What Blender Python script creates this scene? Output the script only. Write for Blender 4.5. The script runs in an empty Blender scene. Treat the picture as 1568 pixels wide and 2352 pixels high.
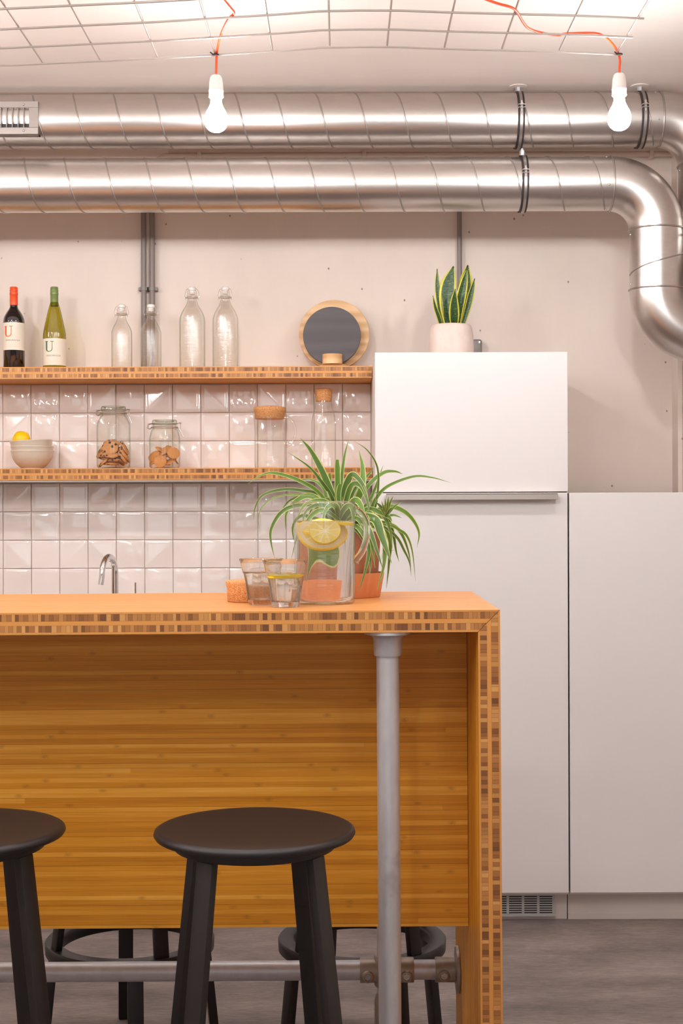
import bpy, bmesh, math, random
from mathutils import Vector, Matrix, Euler
PI = math.pi
rnd = random.Random(7)
sc = bpy.context.scene
COL = sc.collection

# ------------------------------------------------------------------ camera
F = 3300.0; H = 1.30; HY = 1165.0; TH = 0.0033
cd = bpy.data.cameras.new('camera'); cam = bpy.data.objects.new('camera', cd); COL.objects.link(cam)
cd.sensor_fit = 'VERTICAL'; cd.sensor_height = 36.0; cd.lens = F/2352*36.0
cd.shift_y = -(1176-HY)/2352
cd.clip_start = 0.05; cd.clip_end = 60
cam.matrix_world = Matrix.Translation((0, 0, H)) @ Matrix.Rotation(PI/2, 4, 'X') @ Matrix.Rotation(-TH, 4, 'Z')
sc.camera = cam
# ------------------------------------------------------------------ world, exposure
w = bpy.data.worlds.new('world'); sc.world = w; w.use_nodes = True
w.node_tree.nodes['Background'].inputs[0].default_value = (.8, .78, .75, 1)
w.node_tree.nodes['Background'].inputs[1].default_value = 0.2
sc.view_settings.view_transform = 'Standard'; sc.view_settings.look = 'None'
sc.view_settings.gamma = 1; sc.view_settings.use_curve_mapping = False
sc.view_settings.exposure = 0.0
BULB = 255.0                    # emission of each bulb
BULB_COL = (1.0, 0.995, 0.985)
WIN = [(-3.0, -1.0, .75, 2.35), (-.2, 1.8, .75, 2.35)]      # unseen windows added behind the camera for soft fill: x0, x1, z0, z1
FILL_W = 14.0
for i, (a, b_, c, d) in enumerate(WIN):
    ld = bpy.data.lights.new('fill_light', 'AREA'); ld.shape = 'RECTANGLE'; ld.size = b_-a-.1; ld.size_y = d-c-.1  # weak fill lamp added in each unseen opening to lift the frontal light
    ld.energy = FILL_W; ld.color = (.93, .97, 1.0)
    lo = bpy.data.objects.new('fill_light', ld); COL.objects.link(lo); lo.location = ((a+b_)/2, -3.66, (c+d)/2); lo.rotation_euler = (PI/2, 0, 0)
try:
    sc.cycles.use_denoising = True; sc.cycles.use_adaptive_sampling = True; sc.cycles.adaptive_threshold = .02
    sc.cycles.max_bounces = 12; sc.cycles.transparent_max_bounces = 24
    sc.cycles.transmission_bounces = 12; sc.cycles.glossy_bounces = 5; sc.cycles.diffuse_bounces = 5
    sc.cycles.sample_clamp_indirect = 12.0
    sc.cycles.blur_glossy = 0.3
except Exception: pass

def P(px, py, d):
    u, v = px-784.0, py-1176.0
    u2, v2 = u-TH*v, v+TH*u
    return Vector((u2*d/F, d, H-(v2+1176-HY)*d/F))
def X(px, d, py=1176): return P(px, py, d).x
def Z(py, d, px=784): return P(px, py, d).z
def s2l(c):
    return tuple(((v/255)/12.92 if v/255 <= .04045 else (((v/255)+.055)/1.055)**2.4) for v in c)

# ------------------------------------------------------------------ node helpers
class NT:
    def __init__(s, name):
        s.m = bpy.data.materials.new(name); s.m.use_nodes = True
        s.t = s.m.node_tree; s.t.nodes.clear()
        s.out = s.t.nodes.new('ShaderNodeOutputMaterial')
    def n(s, typ, **kw):
        nd = s.t.nodes.new(typ)
        for k, v in kw.items():
            if k.startswith('i_'):
                k = k[2:]; sk = nd.inputs[int(k)] if k.isdigit() else nd.inputs[k.replace('_', ' ')]
                if isinstance(v, bpy.types.NodeSocket): s.t.links.new(v, sk)
                elif isinstance(v, (tuple, list)) and len(v) == 3 and sk.type == 'RGBA': sk.default_value = (*v, 1)
                else: sk.default_value = v
            else: setattr(nd, k, v)
        return nd
    def math(s, op, a, b=0.0, c=None):
        nd = s.n('ShaderNodeMath', operation=op, i_0=a, i_1=b)
        if c is not None:
            if isinstance(c, bpy.types.NodeSocket): s.t.links.new(c, nd.inputs[2])
            else: nd.inputs[2].default_value = c
        return nd.outputs[0]
    def mix(s, f, a, b, blend='MIX'):
        nd = s.n('ShaderNodeMix', data_type='RGBA', blend_type=blend)
        for sk, v in ((nd.inputs[0], f), (nd.inputs[6], a), (nd.inputs[7], b)):
            if isinstance(v, bpy.types.NodeSocket): s.t.links.new(v, sk)
            elif isinstance(v, (tuple, list)): sk.default_value = (*v[:3], 1)
            else: sk.default_value = v
        return nd.outputs[2]
    def ramp(s, f, stops, interp='LINEAR'):
        nd = s.n('ShaderNodeValToRGB', i_0=f); cr = nd.color_ramp; cr.interpolation = interp
        while len(cr.elements) < len(stops): cr.elements.new(.5)
        for e, (p, c) in zip(cr.elements, stops):
            e.position = p; e.color = (*c, 1) if isinstance(c, (tuple, list)) else (c, c, c, 1)
        return nd.outputs[0]
    def coord(s, which='Object'): return s.n('ShaderNodeTexCoord').outputs[which]
    def map(s, v, scale=(1, 1, 1), loc=(0, 0, 0), rot=(0, 0, 0)):
        return s.n('ShaderNodeMapping', i_Vector=v, i_Scale=scale, i_Location=loc, i_Rotation=rot).outputs[0]
    def noise(s, v, scale=5, detail=3, rough=.5):
        return s.n('ShaderNodeTexNoise', i_Vector=v, i_Scale=scale, i_Detail=detail, i_Roughness=rough).outputs[0]
    def bump(s, h, strength=.3, dist=.002):
        return s.n('ShaderNodeBump', i_Height=h, i_Strength=strength, i_Distance=dist).outputs[0]
    def bsdf(s, **kw):
        nd = s.n('ShaderNodeBsdfPrincipled', **kw)
        s.t.links.new(nd.outputs[0], s.out.inputs[0]); return nd
    def sep(s, v):
        nd = s.n('ShaderNodeSeparateXYZ', i_0=v); return nd.outputs

M = {}
def simple(name, rgb, rough=.5, metal=0., bump=None, coat=0., var=0., spec=None):
    t = NT(name); c = s2l(rgb); kw = dict(i_Roughness=rough, i_Metallic=metal)
    co = t.coord()
    if var:
        nz = t.noise(co, 9, 4); c = t.mix(nz, tuple(v*(1-var) for v in c), tuple(min(1, v*(1+var)) for v in c))
    if bump: kw['i_Normal'] = t.bump(t.noise(co, bump[0], 3), bump[1], bump[2] if len(bump) > 2 else .001)
    if coat: kw['i_Coat_Weight'] = coat; kw['i_Coat_Roughness'] = .05
    if spec is not None: kw['i_Specular_IOR_Level'] = spec
    t.bsdf(i_Base_Color=c, **kw); M[name] = t.m; return t.m

simple('white_laminate', (226, 222, 222), .38, bump=(900, .02))
simple('carcass_white', (226, 220, 216), .5)
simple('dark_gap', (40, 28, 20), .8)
simple('plinth_grey', (200, 192, 186), .35)
simple('grille_grey', (178, 178, 176), .4, .2)
simple('black_slot', (14, 14, 15), .7)
simple('steel_brushed', (190, 180, 172), .3, 1., bump=(300, .03))
simple('chrome', (225, 225, 225), .06, 1.)
simple('black_powder', (34, 30, 31), .42, bump=(1500, .18, .0006))
simple('black_plastic', (20, 20, 20), .5)
simple('rubber', (48, 38, 38), .6)
simple('socket_white', (236, 228, 224), .35)
simple('cord_orange', (240, 84, 30), .5)
simple('conduit_grey', (132, 120, 118), .45)
simple('conduit_beige', (205, 188, 174), .55)
simple('box_grey', (128, 122, 118), .4)
simple('porcelain', (232, 226, 220), .2, coat=.5)
simple('bowl_glaze', (205, 192, 176), .3, coat=.2)
simple('lemon_skin', (250, 200, 12), .4, bump=(260, .4, .001))
simple('lemon_rind', (255, 226, 40), .4)
simple('cap_orange', (235, 84, 34), .38)
simple('cap_green', (124, 142, 84), .35, .2)
simple('paper', (230, 220, 204), .6)
simple('ink_orange', (238, 100, 36), .6)
simple('ink_green', (84, 122, 90), .6)
simple('ink_grey', (120, 108, 100), .6)
simple('wine_red', (22, 14, 14), .06, coat=1.)
simple('zinc_wire', (196, 186, 180), .35, .85)
simple('soil', (46, 32, 24), .9, bump=(90, .8, .004))
simple('oven_dark', (60, 60, 62), .4)
simple('grout', (196, 176, 166), .8)

def mk_wall():
    t = NT('concrete_wall'); co = t.coord()
    big = t.noise(co, 1.6, 4, .6); fine = t.noise(t.map(co, (1, 1, .35)), 14, 5, .6)
    c = t.mix(t.ramp(big, [(.3, 0.), (.7, 1.)]), s2l((219, 206, 196)), s2l((228, 214, 206)))
    c = t.mix(t.ramp(fine, [(.35, 0.), (.75, .35)]), c, s2l((232, 220, 208)))
    v = t.n('ShaderNodeTexVoronoi', i_Vector=t.map(co, (1, 1, .8)), i_Scale=26.)
    sel = t.ramp(t.sep(v.outputs['Color'])[0], [(.80, 0.), (.82, 1.)])
    pit = t.math('MULTIPLY', t.ramp(v.outputs['Distance'], [(.055, 1.), (.10, 0.)]), sel)
    c = t.mix(pit, c, s2l((140, 118, 100)))
    drip = t.n('ShaderNodeTexNoise', i_Vector=t.map(co, (26, 1, 2.2)), i_Scale=1.2, i_Detail=2.).outputs[0]
    h = t.math('ADD', t.math('MULTIPLY', fine, .5), t.math('MULTIPLY', drip, .35))
    h = t.math('SUBTRACT', h, pit)
    t.bsdf(i_Base_Color=c, i_Roughness=.6, i_Normal=t.bump(h, .35, .004)); M['concrete_wall'] = t.m
mk_wall()
def mk_ceiling():
    t = NT('painted_ceiling'); co = t.coord()
    n1 = t.noise(t.map(co, (.5, 2, 1)), 3.5, 5, .6)
    c = t.mix(n1, s2l((230, 217, 210)), s2l((242, 232, 226)))
    sc_ = t.noise(t.map(co, (2.2, 26, 1)), 2.2, 5, .7)
    scr = t.ramp(sc_, [(.69, 0.), (.72, 1.)])
    x, y, z = t.sep(co)
    seam = t.math('LESS_THAN', t.math('ABSOLUTE', t.math('SUBTRACT', t.math('FRACT', t.math('MULTIPLY', y, 1.9)), .5)), .006)
    c = t.mix(t.math('MULTIPLY', scr, .7), c, s2l((246, 240, 236)))
    h = t.math('ADD', t.math('MULTIPLY', scr, .6), t.math('MULTIPLY', seam, .8))
    h = t.math('ADD', h, t.math('MULTIPLY', n1, .3))
    t.bsdf(i_Base_Color=c, i_Roughness=.55, i_Normal=t.bump(h, .4, .003)); M['painted_ceiling'] = t.m
mk_ceiling()
def mk_floor():
    t = NT('floor_vinyl'); co = t.coord()
    a = t.noise(t.map(co, (1.2, 3., 1)), 2.2, 6, .65); b = t.noise(t.map(co, (1, 4, 1)), 26, 4, .7)
    f = t.math('ADD', t.math('MULTIPLY', a, .62), t.math('MULTIPLY', b, .38))
    c = t.ramp(f, [(.36, s2l((96, 86, 86))), (.5, s2l((128, 116, 112))), (.64, s2l((156, 143, 136)))])
    v = t.n('ShaderNodeTexVoronoi', i_Vector=co, i_Scale=14.)
    sp = t.ramp(v.outputs['Distance'], [(.010, 1.), (.018, 0.)])
    c = t.mix(t.math('MULTIPLY', sp, .6), c, s2l((210, 200, 192)))
    t.bsdf(i_Base_Color=c, i_Roughness=.48, i_Normal=t.bump(b, .12, .001)); M['floor_vinyl'] = t.m
mk_floor()
def mk_rough():
    t = NT('rough_render'); co = t.coord(); n = t.noise(co, 60, 5, .7)
    t.bsdf(i_Base_Color=t.mix(n, s2l((120, 100, 84)), s2l((222, 204, 186))), i_Roughness=.6, i_Normal=t.bump(n, 1., .01)); M['rough_render'] = t.m
mk_rough()
def mk_bamboo(name, tint=1., knots=1.):
    t = NT(name); uv = t.coord('UV'); x, y, _ = t.sep(uv)
    RH = .0098
    yj = t.math('ADD', y, t.math('MULTIPLY', t.noise(t.map(uv, (.0, 40, 1)), 1., 1), .006))   # strips of uneven height
    yr = t.math('MULTIPLY', yj, 1/RH); row = t.math('FLOOR', yr); fr = t.math('FRACT', yr)
    wn = t.n('ShaderNodeTexWhiteNoise', noise_dimensions='1D', i_W=row); rn = t.sep(wn.outputs['Color'])
    x2 = t.math('ADD', t.math('MULTIPLY', x, .30), t.math('MULTIPLY', rn[0], 7.))
    wb = t.n('ShaderNodeTexWhiteNoise', noise_dimensions='2D')
    cv = t.n('ShaderNodeCombineXYZ', i_0=t.math('FLOOR', x2), i_1=row); t.t.links.new(cv.outputs[0], wb.inputs['Vector'])
    grain = t.noise(t.map(uv, (2.6, 330, 1)), 3, 4, .7)
    soft = t.noise(t.map(uv, (1.1, 30, 1)), 2, 3, .6)
    f = t.math('ADD', t.math('MULTIPLY', wb.outputs[0], .26), t.math('MULTIPLY', grain, .58))
    f = t.math('ADD', f, t.math('MULTIPLY', soft, .34))
    cols = ((168, 98, 14), (214, 144, 40), (242, 184, 84)) if knots > .9 else ((198, 128, 64), (222, 152, 88), (238, 178, 116))
    d = [tuple(min(1, v*tint) for v in s2l(c)) for c in cols]
    c = t.ramp(f, [(.28, d[0]), (.58, d[1]), (.88, d[2])])
    # nodes of the cane: short dark speckled marks, each strip at its own places
    kx = t.math('ABSOLUTE', t.math('SUBTRACT', t.math('FRACT', t.math('ADD', t.math('MULTIPLY', x, 4.3), t.math('MULTIPLY', rn[1], 9.))), .5))
    wk = t.n('ShaderNodeTexWhiteNoise', noise_dimensions='2D')
    cv2 = t.n('ShaderNodeCombineXYZ', i_0=t.math('FLOOR', t.math('ADD', t.math('MULTIPLY', x, 4.3), t.math('MULTIPLY', rn[1], 9.))), i_1=row); t.t.links.new(cv2.outputs[0], wk.inputs['Vector'])
    kn = t.math('MULTIPLY', t.ramp(kx, [(.004, 1.), (.045, 0.)]), t.math('GREATER_THAN', wk.outputs[0], .62))
    kg = t.noise(t.map(uv, (520, 420, 1)), 1, 2)
    kn = t.math('MULTIPLY', t.math('MULTIPLY', kn, t.math('MULTIPLY', t.math('MULTIPLY', fr, t.math('SUBTRACT', 1., fr)), 4.)), t.ramp(kg, [(.36, .25), (.58, 1.)]))
    c = t.mix(t.math('MULTIPLY', kn, .42*knots), c, s2l((100, 54, 10)))
    edge = t.ramp(fr, [(.0, 1.), (.16, 0.)])
    edge = t.math('MULTIPLY', edge, t.ramp(rn[2], [(.25, .15), (.8, 1.)]))
    c = t.mix(t.math('MULTIPLY', edge, .55*knots+.05), c, s2l((112, 60, 12)))
    t.bsdf(i_Base_Color=c, i_Roughness=.42, i_Specular_IOR_Level=.3, i_Normal=t.bump(grain, .06, .001)); M[name] = t.m
mk_bamboo('bamboo_face', 1.0); mk_bamboo('bamboo_top', .98, .25)
def mk_edge():
    t = NT('bamboo_edge'); uv = t.coord('UV'); x, y, _ = t.sep(uv)      # v = 0 (bottom) .. 1 (top)
    layer = t.math('GREATER_THAN', y, .5)
    xs = t.math('ADD', t.math('MULTIPLY', x, 125.), t.math('MULTIPLY', layer, 37.3))
    v = t.n('ShaderNodeTexVoronoi', voronoi_dimensions='1D', i_W=xs, i_Scale=1.)
    e = t.n('ShaderNodeTexVoronoi', voronoi_dimensions='1D', feature='DISTANCE_TO_EDGE', i_W=xs, i_Scale=1.)
    r = t.sep(v.outputs['Color'])[0]
    blocks = t.ramp(r, [(0., s2l((112, 68, 34))), (.14, s2l((148, 94, 48))), (.5, s2l((180, 120, 62))), (.8, s2l((206, 146, 80))), (1., s2l((226, 168, 98)))])
    g = t.noise(t.map(uv, (500, 60, 1)), 1, 3)
    blocks = t.mix(t.math('MULTIPLY', g, .35), blocks, s2l((120, 74, 38)))
    blocks = t.mix(t.ramp(e.outputs['Distance'], [(.0, .7), (.07, 0.)]), blocks, s2l((70, 38, 18)))
    fibre = t.mix(t.noise(t.map(uv, (6, 160, 1)), 1, 3), s2l((192, 124, 52)), s2l((228, 164, 86)))
    m = t.ramp(y, [(0., 0.), (.095, 1.), (.40, 0.), (.60, 1.), (.915, 0.)], 'CONSTANT')
    c = t.mix(m, fibre, blocks)
    ln = t.ramp(y, [(0., 0.), (.09, 1.), (.10, 0.), (.395, 1.), (.408, 0.), (.592, 1.), (.605, 0.), (.91, 1.), (.922, 0.)], 'CONSTANT')
    c = t.mix(t.math('MULTIPLY', ln, .45), c, s2l((96, 54, 22)))
    t.bsdf(i_Base_Color=c, i_Roughness=.4, i_Normal=t.bump(e.outputs['Distance'], .1, .0006)); M['bamboo_edge'] = t.m
mk_edge()
def mk_pipe(name, rgb, rough, sc_=1.):
    t = NT(name); co = t.coord()
    n = t.noise(t.map(co, (1, 1, .4)), 38*sc_, 5, .65); n2 = t.noise(co, 7, 4, .6)
    base = s2l(rgb)
    c = t.mix(n, tuple(v*.8 for v in base), tuple(min(1, v*1.15) for v in base))
    c = t.mix(t.math('MULTIPLY', t.ramp(n2, [(.62, 0.), (.72, 1.)]), .35), c, s2l((96, 78, 64)))
    t.bsdf(i_Base_Color=c, i_Metallic=.6, i_Roughness=t.math('ADD', t.math('MULTIPLY', n, .18), rough-.08), i_Normal=t.bump(n, .1, .001)); M[name] = t.m
mk_pipe('galvanised_pipe', (206, 206, 210), .45)
mk_pipe('cast_fitting', (168, 156, 146), .46, 5)
def mk_duct():
    t = NT('duct_steel'); co = t.coord()
    n = t.noise(t.map(co, (.6, 3, 3)), 10, 5, .7); n2 = t.noise(t.map(co, (1, 6, 6)), 34, 3, .7)
    c = t.mix(n, s2l((196, 190, 186)), s2l((224, 218, 214)))
    t.bsdf(i_Base_Color=c, i_Metallic=1., i_Roughness=t.math('ADD', t.math('MULTIPLY', n2, .04), .30), i_Normal=t.bump(t.noise(t.map(co, (.5, 1, 1)), 4, 1), .05, .002)); M['duct_steel'] = t.m
mk_duct()
simple('sheet_metal', (176, 168, 164), .38, .9)
def mk_tile():
    t = NT('glazed_tile'); co = t.coord()
    oi = t.n('ShaderNodeObjectInfo').outputs['Random']
    c = t.mix(oi, s2l((226, 214, 209)), s2l((236, 226, 222)))
    t.bsdf(i_Base_Color=c, i_Roughness=.09, i_Coat_Weight=.6, i_Coat_Roughness=.03, i_Normal=t.bump(t.noise(co, 22, 2), .05, .002)); M['glazed_tile'] = t.m
mk_tile()
def mk_cork():
    t = NT('cork'); co = t.coord(); n = t.noise(co, 420, 4, .7); v = t.n('ShaderNodeTexVoronoi', i_Vector=co, i_Scale=620.)
    r = t.sep(v.outputs['Color'])[0]
    f = t.math('ADD', t.math('MULTIPLY', n, .55), t.math('MULTIPLY', r, .45))
    c = t.ramp(f, [(.15, s2l((150, 92, 50))), (.45, s2l((208, 144, 88))), (.8, s2l((234, 180, 124)))])
    t.bsdf(i_Base_Color=c, i_Roughness=.8, i_Normal=t.bump(n, .4, .0012)); M['cork'] = t.m
mk_cork()
def mk_wood(name, a, b, sc_=1.):
    t = NT(name); co = t.coord(); m = t.map(co, (.35, 1, 1))
    nz = t.noise(m, 7*sc_, 3)
    wv = t.n('ShaderNodeTexWave', bands_direction='Z', i_Vector=t.map(co, (.10, .4, 1)), i_Scale=9*sc_, i_Distortion=7., i_Detail=3., i_Detail_Scale=1.4).outputs[1]
    g = t.noise(t.map(co, (1, 1, 22)), 8, 4)
    f = t.math('ADD', t.math('MULTIPLY', wv, .6), t.math('MULTIPLY', g, .4))
    t.bsdf(i_Base_Color=t.mix(f, s2l(a), s2l(b)), i_Roughness=.5, i_Normal=t.bump(f, .1, .001)); M[name] = t.m
mk_wood('pale_wood', (206, 156, 104), (238, 200, 152)); mk_wood('dark_stained_wood', (68, 62, 66), (84, 77, 81), .7)
def mk_terra(name, a, b):
    t = NT(name); co = t.coord(); n = t.noise(t.map(co, (1, 1, .5)), 18, 5, .65)
    t.bsdf(i_Base_Color=t.mix(t.ramp(n, [(.3, 0.), (.7, 1.)]), s2l(a), s2l(b)), i_Roughness=.6, i_Normal=t.bump(n, .1, .001)); M[name] = t.m
mk_terra('terracotta_planter', (208, 130, 84), (222, 148, 98)); mk_terra('terracotta_pot', (146, 90, 64), (176, 116, 88))
mk_terra('concrete_pot', (206, 186, 176), (226, 208, 200))

def thin_glass(name, tint=(.985, .985, .975), edge=(.62, .64, .60), rough=.02, ior=1.45, wavy=.12, f0=.075):
    t = NT(name)
    lf0 = t.n('ShaderNodeLayerWeight', i_Blend=.5)
    ec = t.mix(t.ramp(lf0.outputs['Facing'], [(.48, 0.), (.93, 1.)]), tint, edge)
    tr = t.n('ShaderNodeBsdfTransparent', i_Color=ec)
    gl = t.n('ShaderNodeBsdfGlossy', i_Color=(1., 1., 1.), i_Roughness=rough)
    if wavy: t.t.links.new(t.bump(t.noise(t.map(t.coord(), (6, 6, 90)), 1.6, 3, .6), wavy, .004), gl.inputs['Normal'])
    lf = t.n('ShaderNodeLayerWeight', i_Blend=.5)
    f5 = t.math('POWER', lf.outputs['Facing'], 5.)
    mx = t.n('ShaderNodeMixShader', i_0=t.math('ADD', t.math('MULTIPLY', f5, .75), f0), i_1=tr.outputs[0], i_2=gl.outputs[0])
    t.t.links.new(mx.outputs[0], t.out.inputs[0]); M[name] = t.m
thin_glass('clear_glass'); thin_glass('bottle_glass', (.975, .98, .965), (.50, .54, .47), .03, 1.5, .55, .15); thin_glass('jar_glass', (.97, .975, .955), (.50, .55, .49))
thin_glass('green_bottle_glass', (.66, .62, .10), (.26, .25, .01), .02, 1.5)
thin_glass('lid_glass', (.86, .90, .85), (.36, .43, .36))
def solid_glass(name, col, ior, rough=0., clear=0.):
    t = NT(name); g = t.n('ShaderNodeBsdfGlass', i_Color=col, i_Roughness=rough, i_IOR=ior)
    tr = t.n('ShaderNodeBsdfTransparent', i_Color=col); mx = t.n('ShaderNodeMixShader', i_0=clear, i_1=g.outputs[0], i_2=tr.outputs[0])
    t.t.links.new(mx.outputs[0], t.out.inputs[0]); M[name] = t.m
solid_glass('solid_glass', (.995, 1., .995), 1.43); solid_glass('water', (.995, 1., 1.), 1.33, 0., .05); solid_glass('tumbler_glass', (.99, .995, .99), 1.43, 0., .12)
def emit(name, col, s):
    t = NT(name); e = t.n('ShaderNodeEmission', i_Color=col, i_Strength=s); t.t.links.new(e.outputs[0], t.out.inputs[0]); M[name] = t.m
emit('bulb_light', BULB_COL, BULB)
def mk_leaf():
    t = NT('spider_leaf'); uv = t.coord('UV'); x, y, _ = t.sep(uv)
    oi = t.n('ShaderNodeObjectInfo').outputs['Random']
    edge = t.math('ABSOLUTE', t.math('SUBTRACT', x, .5))
    g = t.mix(oi, s2l((44, 82, 34)), s2l((92, 136, 28)))
    g = t.mix(t.math('MULTIPLY', t.noise(t.map(uv, (18, 1.2, 1)), 2, 2), .5), g, s2l((140, 172, 92)))
    m = t.ramp(edge, [(.37, 0.), (.43, 1.)])
    c = t.mix(m, g, s2l((212, 216, 140)))
    pb = t.bsdf(i_Base_Color=c, i_Roughness=.4, i_Subsurface_Weight=0.)
    tl = t.n('ShaderNodeBsdfTranslucent', i_Color=c)
    mx = t.n('ShaderNodeMixShader', i_0=.22, i_1=pb.outputs[0], i_2=tl.outputs[0])
    t.t.links.new(mx.outputs[0], t.out.inputs[0]); M['spider_leaf'] = t.m
mk_leaf()
def mk_snake():
    t = NT('snake_leaf'); uv = t.coord('UV'); x, y, _ = t.sep(uv)
    edge = t.math('ABSOLUTE', t.math('SUBTRACT', x, .5))
    oi = t.n('ShaderNodeObjectInfo').outputs['Random']
    wv = t.noise(t.map(uv, (2.5, 24, 1), (0, 0, 0)), 1.6, 4, .7)
    g = t.ramp(wv, [(.38, s2l((26, 52, 28))), (.55, s2l((56, 88, 44))), (.7, s2l((122, 146, 96)))])
    m = t.ramp(edge, [(.36, 0.), (.40, 1.)])
    c = t.mix(m, g, s2l((204, 196, 54)))
    c = t.mix(t.math('GREATER_THAN', y, .965), c, s2l((60, 56, 34)))
    t.bsdf(i_Base_Color=c, i_Roughness=.35); M['snake_leaf'] = t.m
mk_snake()
def mk_cookie():
    t = NT('cookie_dough'); co = t.coord(); n = t.noise(co, 60, 4, .6)
    v = t.n('ShaderNodeTexVoronoi', i_Vector=co, i_Scale=84.)
    ch = t.math('MULTIPLY', t.ramp(v.outputs['Distance'], [(.38, 1.), (.46, 0.)]), t.math('GREATER_THAN', t.sep(v.outputs['Color'])[0], .55))
    c = t.mix(n, s2l((178, 112, 58)), s2l((222, 164, 102)))
    t.bsdf(i_Base_Color=t.mix(ch, c, s2l((50, 28, 20))), i_Roughness=.75, i_Normal=t.bump(n, .7, .003)); M['cookie_dough'] = t.m
    t = NT('waffle'); co = t.coord(); x, y, z = t.sep(co)
    a = t.math('FRACT', t.math('MULTIPLY', t.math('ADD', x, y), 150.)); b = t.math('FRACT', t.math('MULTIPLY', t.math('SUBTRACT', x, y), 150.))
    g = t.math('MINIMUM', t.math('GREATER_THAN', a, .22), t.math('GREATER_THAN', b, .22))
    t.bsdf(i_Base_Color=t.mix(g, s2l((222, 158, 84)), s2l((190, 118, 56))), i_Roughness=.6, i_Normal=t.bump(g, .6, .001)); M['waffle'] = t.m
mk_cookie()
def mk_lemon_flesh():
    t = NT('lemon_flesh'); co = t.coord(); x, y, z = t.sep(co)
    r = t.math('SQRT', t.math('ADD', t.math('MULTIPLY', x, x), t.math('MULTIPLY', y, y)))
    ang = t.math('ARCTAN2', y, x)
    seg = t.math('ABSOLUTE', t.math('SUBTRACT', t.math('FRACT', t.math('MULTIPLY', ang, 9/(2*PI))), .5))
    dist = t.math('MULTIPLY', t.math('SUBTRACT', .5, seg), r)       # distance from the membrane
    mem = t.math('LESS_THAN', dist, .0016)
    core = t.math('LESS_THAN', r, .0022); pith = t.math('GREATER_THAN', r, .0265)
    mk = t.math('MAXIMUM', t.math('MAXIMUM', mem, core), pith)
    n = t.noise(t.map(co, (1, 1, 1)), 300, 3)
    c = t.mix(n, s2l((244, 222, 96)), s2l((250, 238, 160)))
    c = t.mix(mk, c, s2l((252, 246, 214)))
    pb = t.bsdf(i_Base_Color=c, i_Roughness=.3); tl = t.n('ShaderNodeBsdfTranslucent', i_Color=c)
    mx = t.n('ShaderNodeMixShader', i_0=.35, i_1=pb.outputs[0], i_2=tl.outputs[0])
    t.t.links.new(mx.outputs[0], t.out.inputs[0]); M['lemon_flesh'] = t.m
mk_lemon_flesh()

# ------------------------------------------------------------------ geometry helpers
def box(bm, x0, x1, y0, y1, z0, z1, bev=0., seg=1, mat=0):
    g = bmesh.ops.create_cube(bm, size=1.)['verts']
    for v in g: v.co = Vector(((x0+x1)/2+v.co.x*(x1-x0), (y0+y1)/2+v.co.y*(y1-y0), (z0+z1)/2+v.co.z*(z1-z0)))
    fs = set(f for v in g for f in v.link_faces)
    for f in fs: f.material_index = mat
    if bev:
        es = list({e for v in g for e in v.link_edges})
        bmesh.ops.bevel(bm, geom=es, offset=bev, segments=seg, affect='EDGES', profile=.5)
    return g
def frame_of(t):
    t = t.normalized(); a = Vector((0, 0, 1)) if abs(t.z) < .9 else Vector((1, 0, 0))
    u = t.cross(a).normalized(); return u, t.cross(u).normalized()
def tube(bm, pts, r, n=10, closed=False, cap=True):
    pts = [Vector(p) for p in pts]; N = len(pts); rs = r if isinstance(r, (list, tuple)) else [r]*N
    rings = []; u = None
    for i, p in enumerate(pts):
        if closed: t = pts[(i+1) % N]-pts[i-1]
        else: t = pts[min(i+1, N-1)]-pts[max(i-1, 0)]
        t.normalize()
        if u is None: u, _ = frame_of(t)
        u = (u-t*u.dot(t)).normalized(); v = t.cross(u)
        rings.append([bm.verts.new(p+(u*math.cos(2*PI*k/n)+v*math.sin(2*PI*k/n))*rs[i]) for k in range(n)])
    for i in range(N if closed else N-1):
        a, b = rings[i], rings[(i+1) % N]
        for k in range(n): bm.faces.new((a[k], a[(k+1) % n], b[(k+1) % n], b[k]))
    if cap and not closed:
        bm.faces.new(rings[0][::-1]); bm.faces.new(rings[-1])
def smooth_path(pts, k=6):
    pts = [Vector(p) for p in pts]; out = []
    q = [pts[0]*2-pts[1]]+pts+[pts[-1]*2-pts[-2]]
    for i in range(1, len(q)-2):
        for j in range(k):
            t = j/k; a, b, c, d = q[i-1], q[i], q[i+1], q[i+2]
            out.append(.5*((2*b)+(c-a)*t+(2*a-5*b+4*c-d)*t*t+(3*b-a-3*c+d)*t*t*t))
    out.append(pts[-1]); return out
def lathe(bm, prof, n=40, c=(0, 0, 0), axis='Z', closed=False):
    """prof: (r, h) list"""
    c = Vector(c); rings = []
    for r, h in prof:
        if r < 1e-6:
            p = {'Z': Vector((0, 0, h)), 'Y': Vector((0, h, 0)), 'X': Vector((h, 0, 0))}[axis]
            rings.append([bm.verts.new(c+p)])
        else:
            rg = []
            for k in range(n):
                a = 2*PI*k/n; q, s = r*math.cos(a), r*math.sin(a)
                p = {'Z': Vector((q, s, h)), 'Y': Vector((s, h, q)), 'X': Vector((h, q, s))}[axis]
                rg.append(bm.verts.new(c+p))
            rings.append(rg)
    R = list(zip(rings, rings[1:])) + ([(rings[-1], rings[0])] if closed else [])
    for a, b in R:
        if len(a) == 1 and len(b) == 1: continue
        if len(a) == 1:
            for k in range(n): bm.faces.new((a[0], b[k], b[(k+1) % n]))
        elif len(b) == 1:
            for k in range(n): bm.faces.new((a[k], b[0], a[(k+1) % n]))
        else:
            for k in range(n): bm.faces.new((a[k], b[k], b[(k+1) % n], a[(k+1) % n]))
def sprof(pts, k=5):
    return [(max(0., v.x), v.y) for v in smooth_path([(p[0], p[1], 0) for p in pts], k)]
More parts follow.
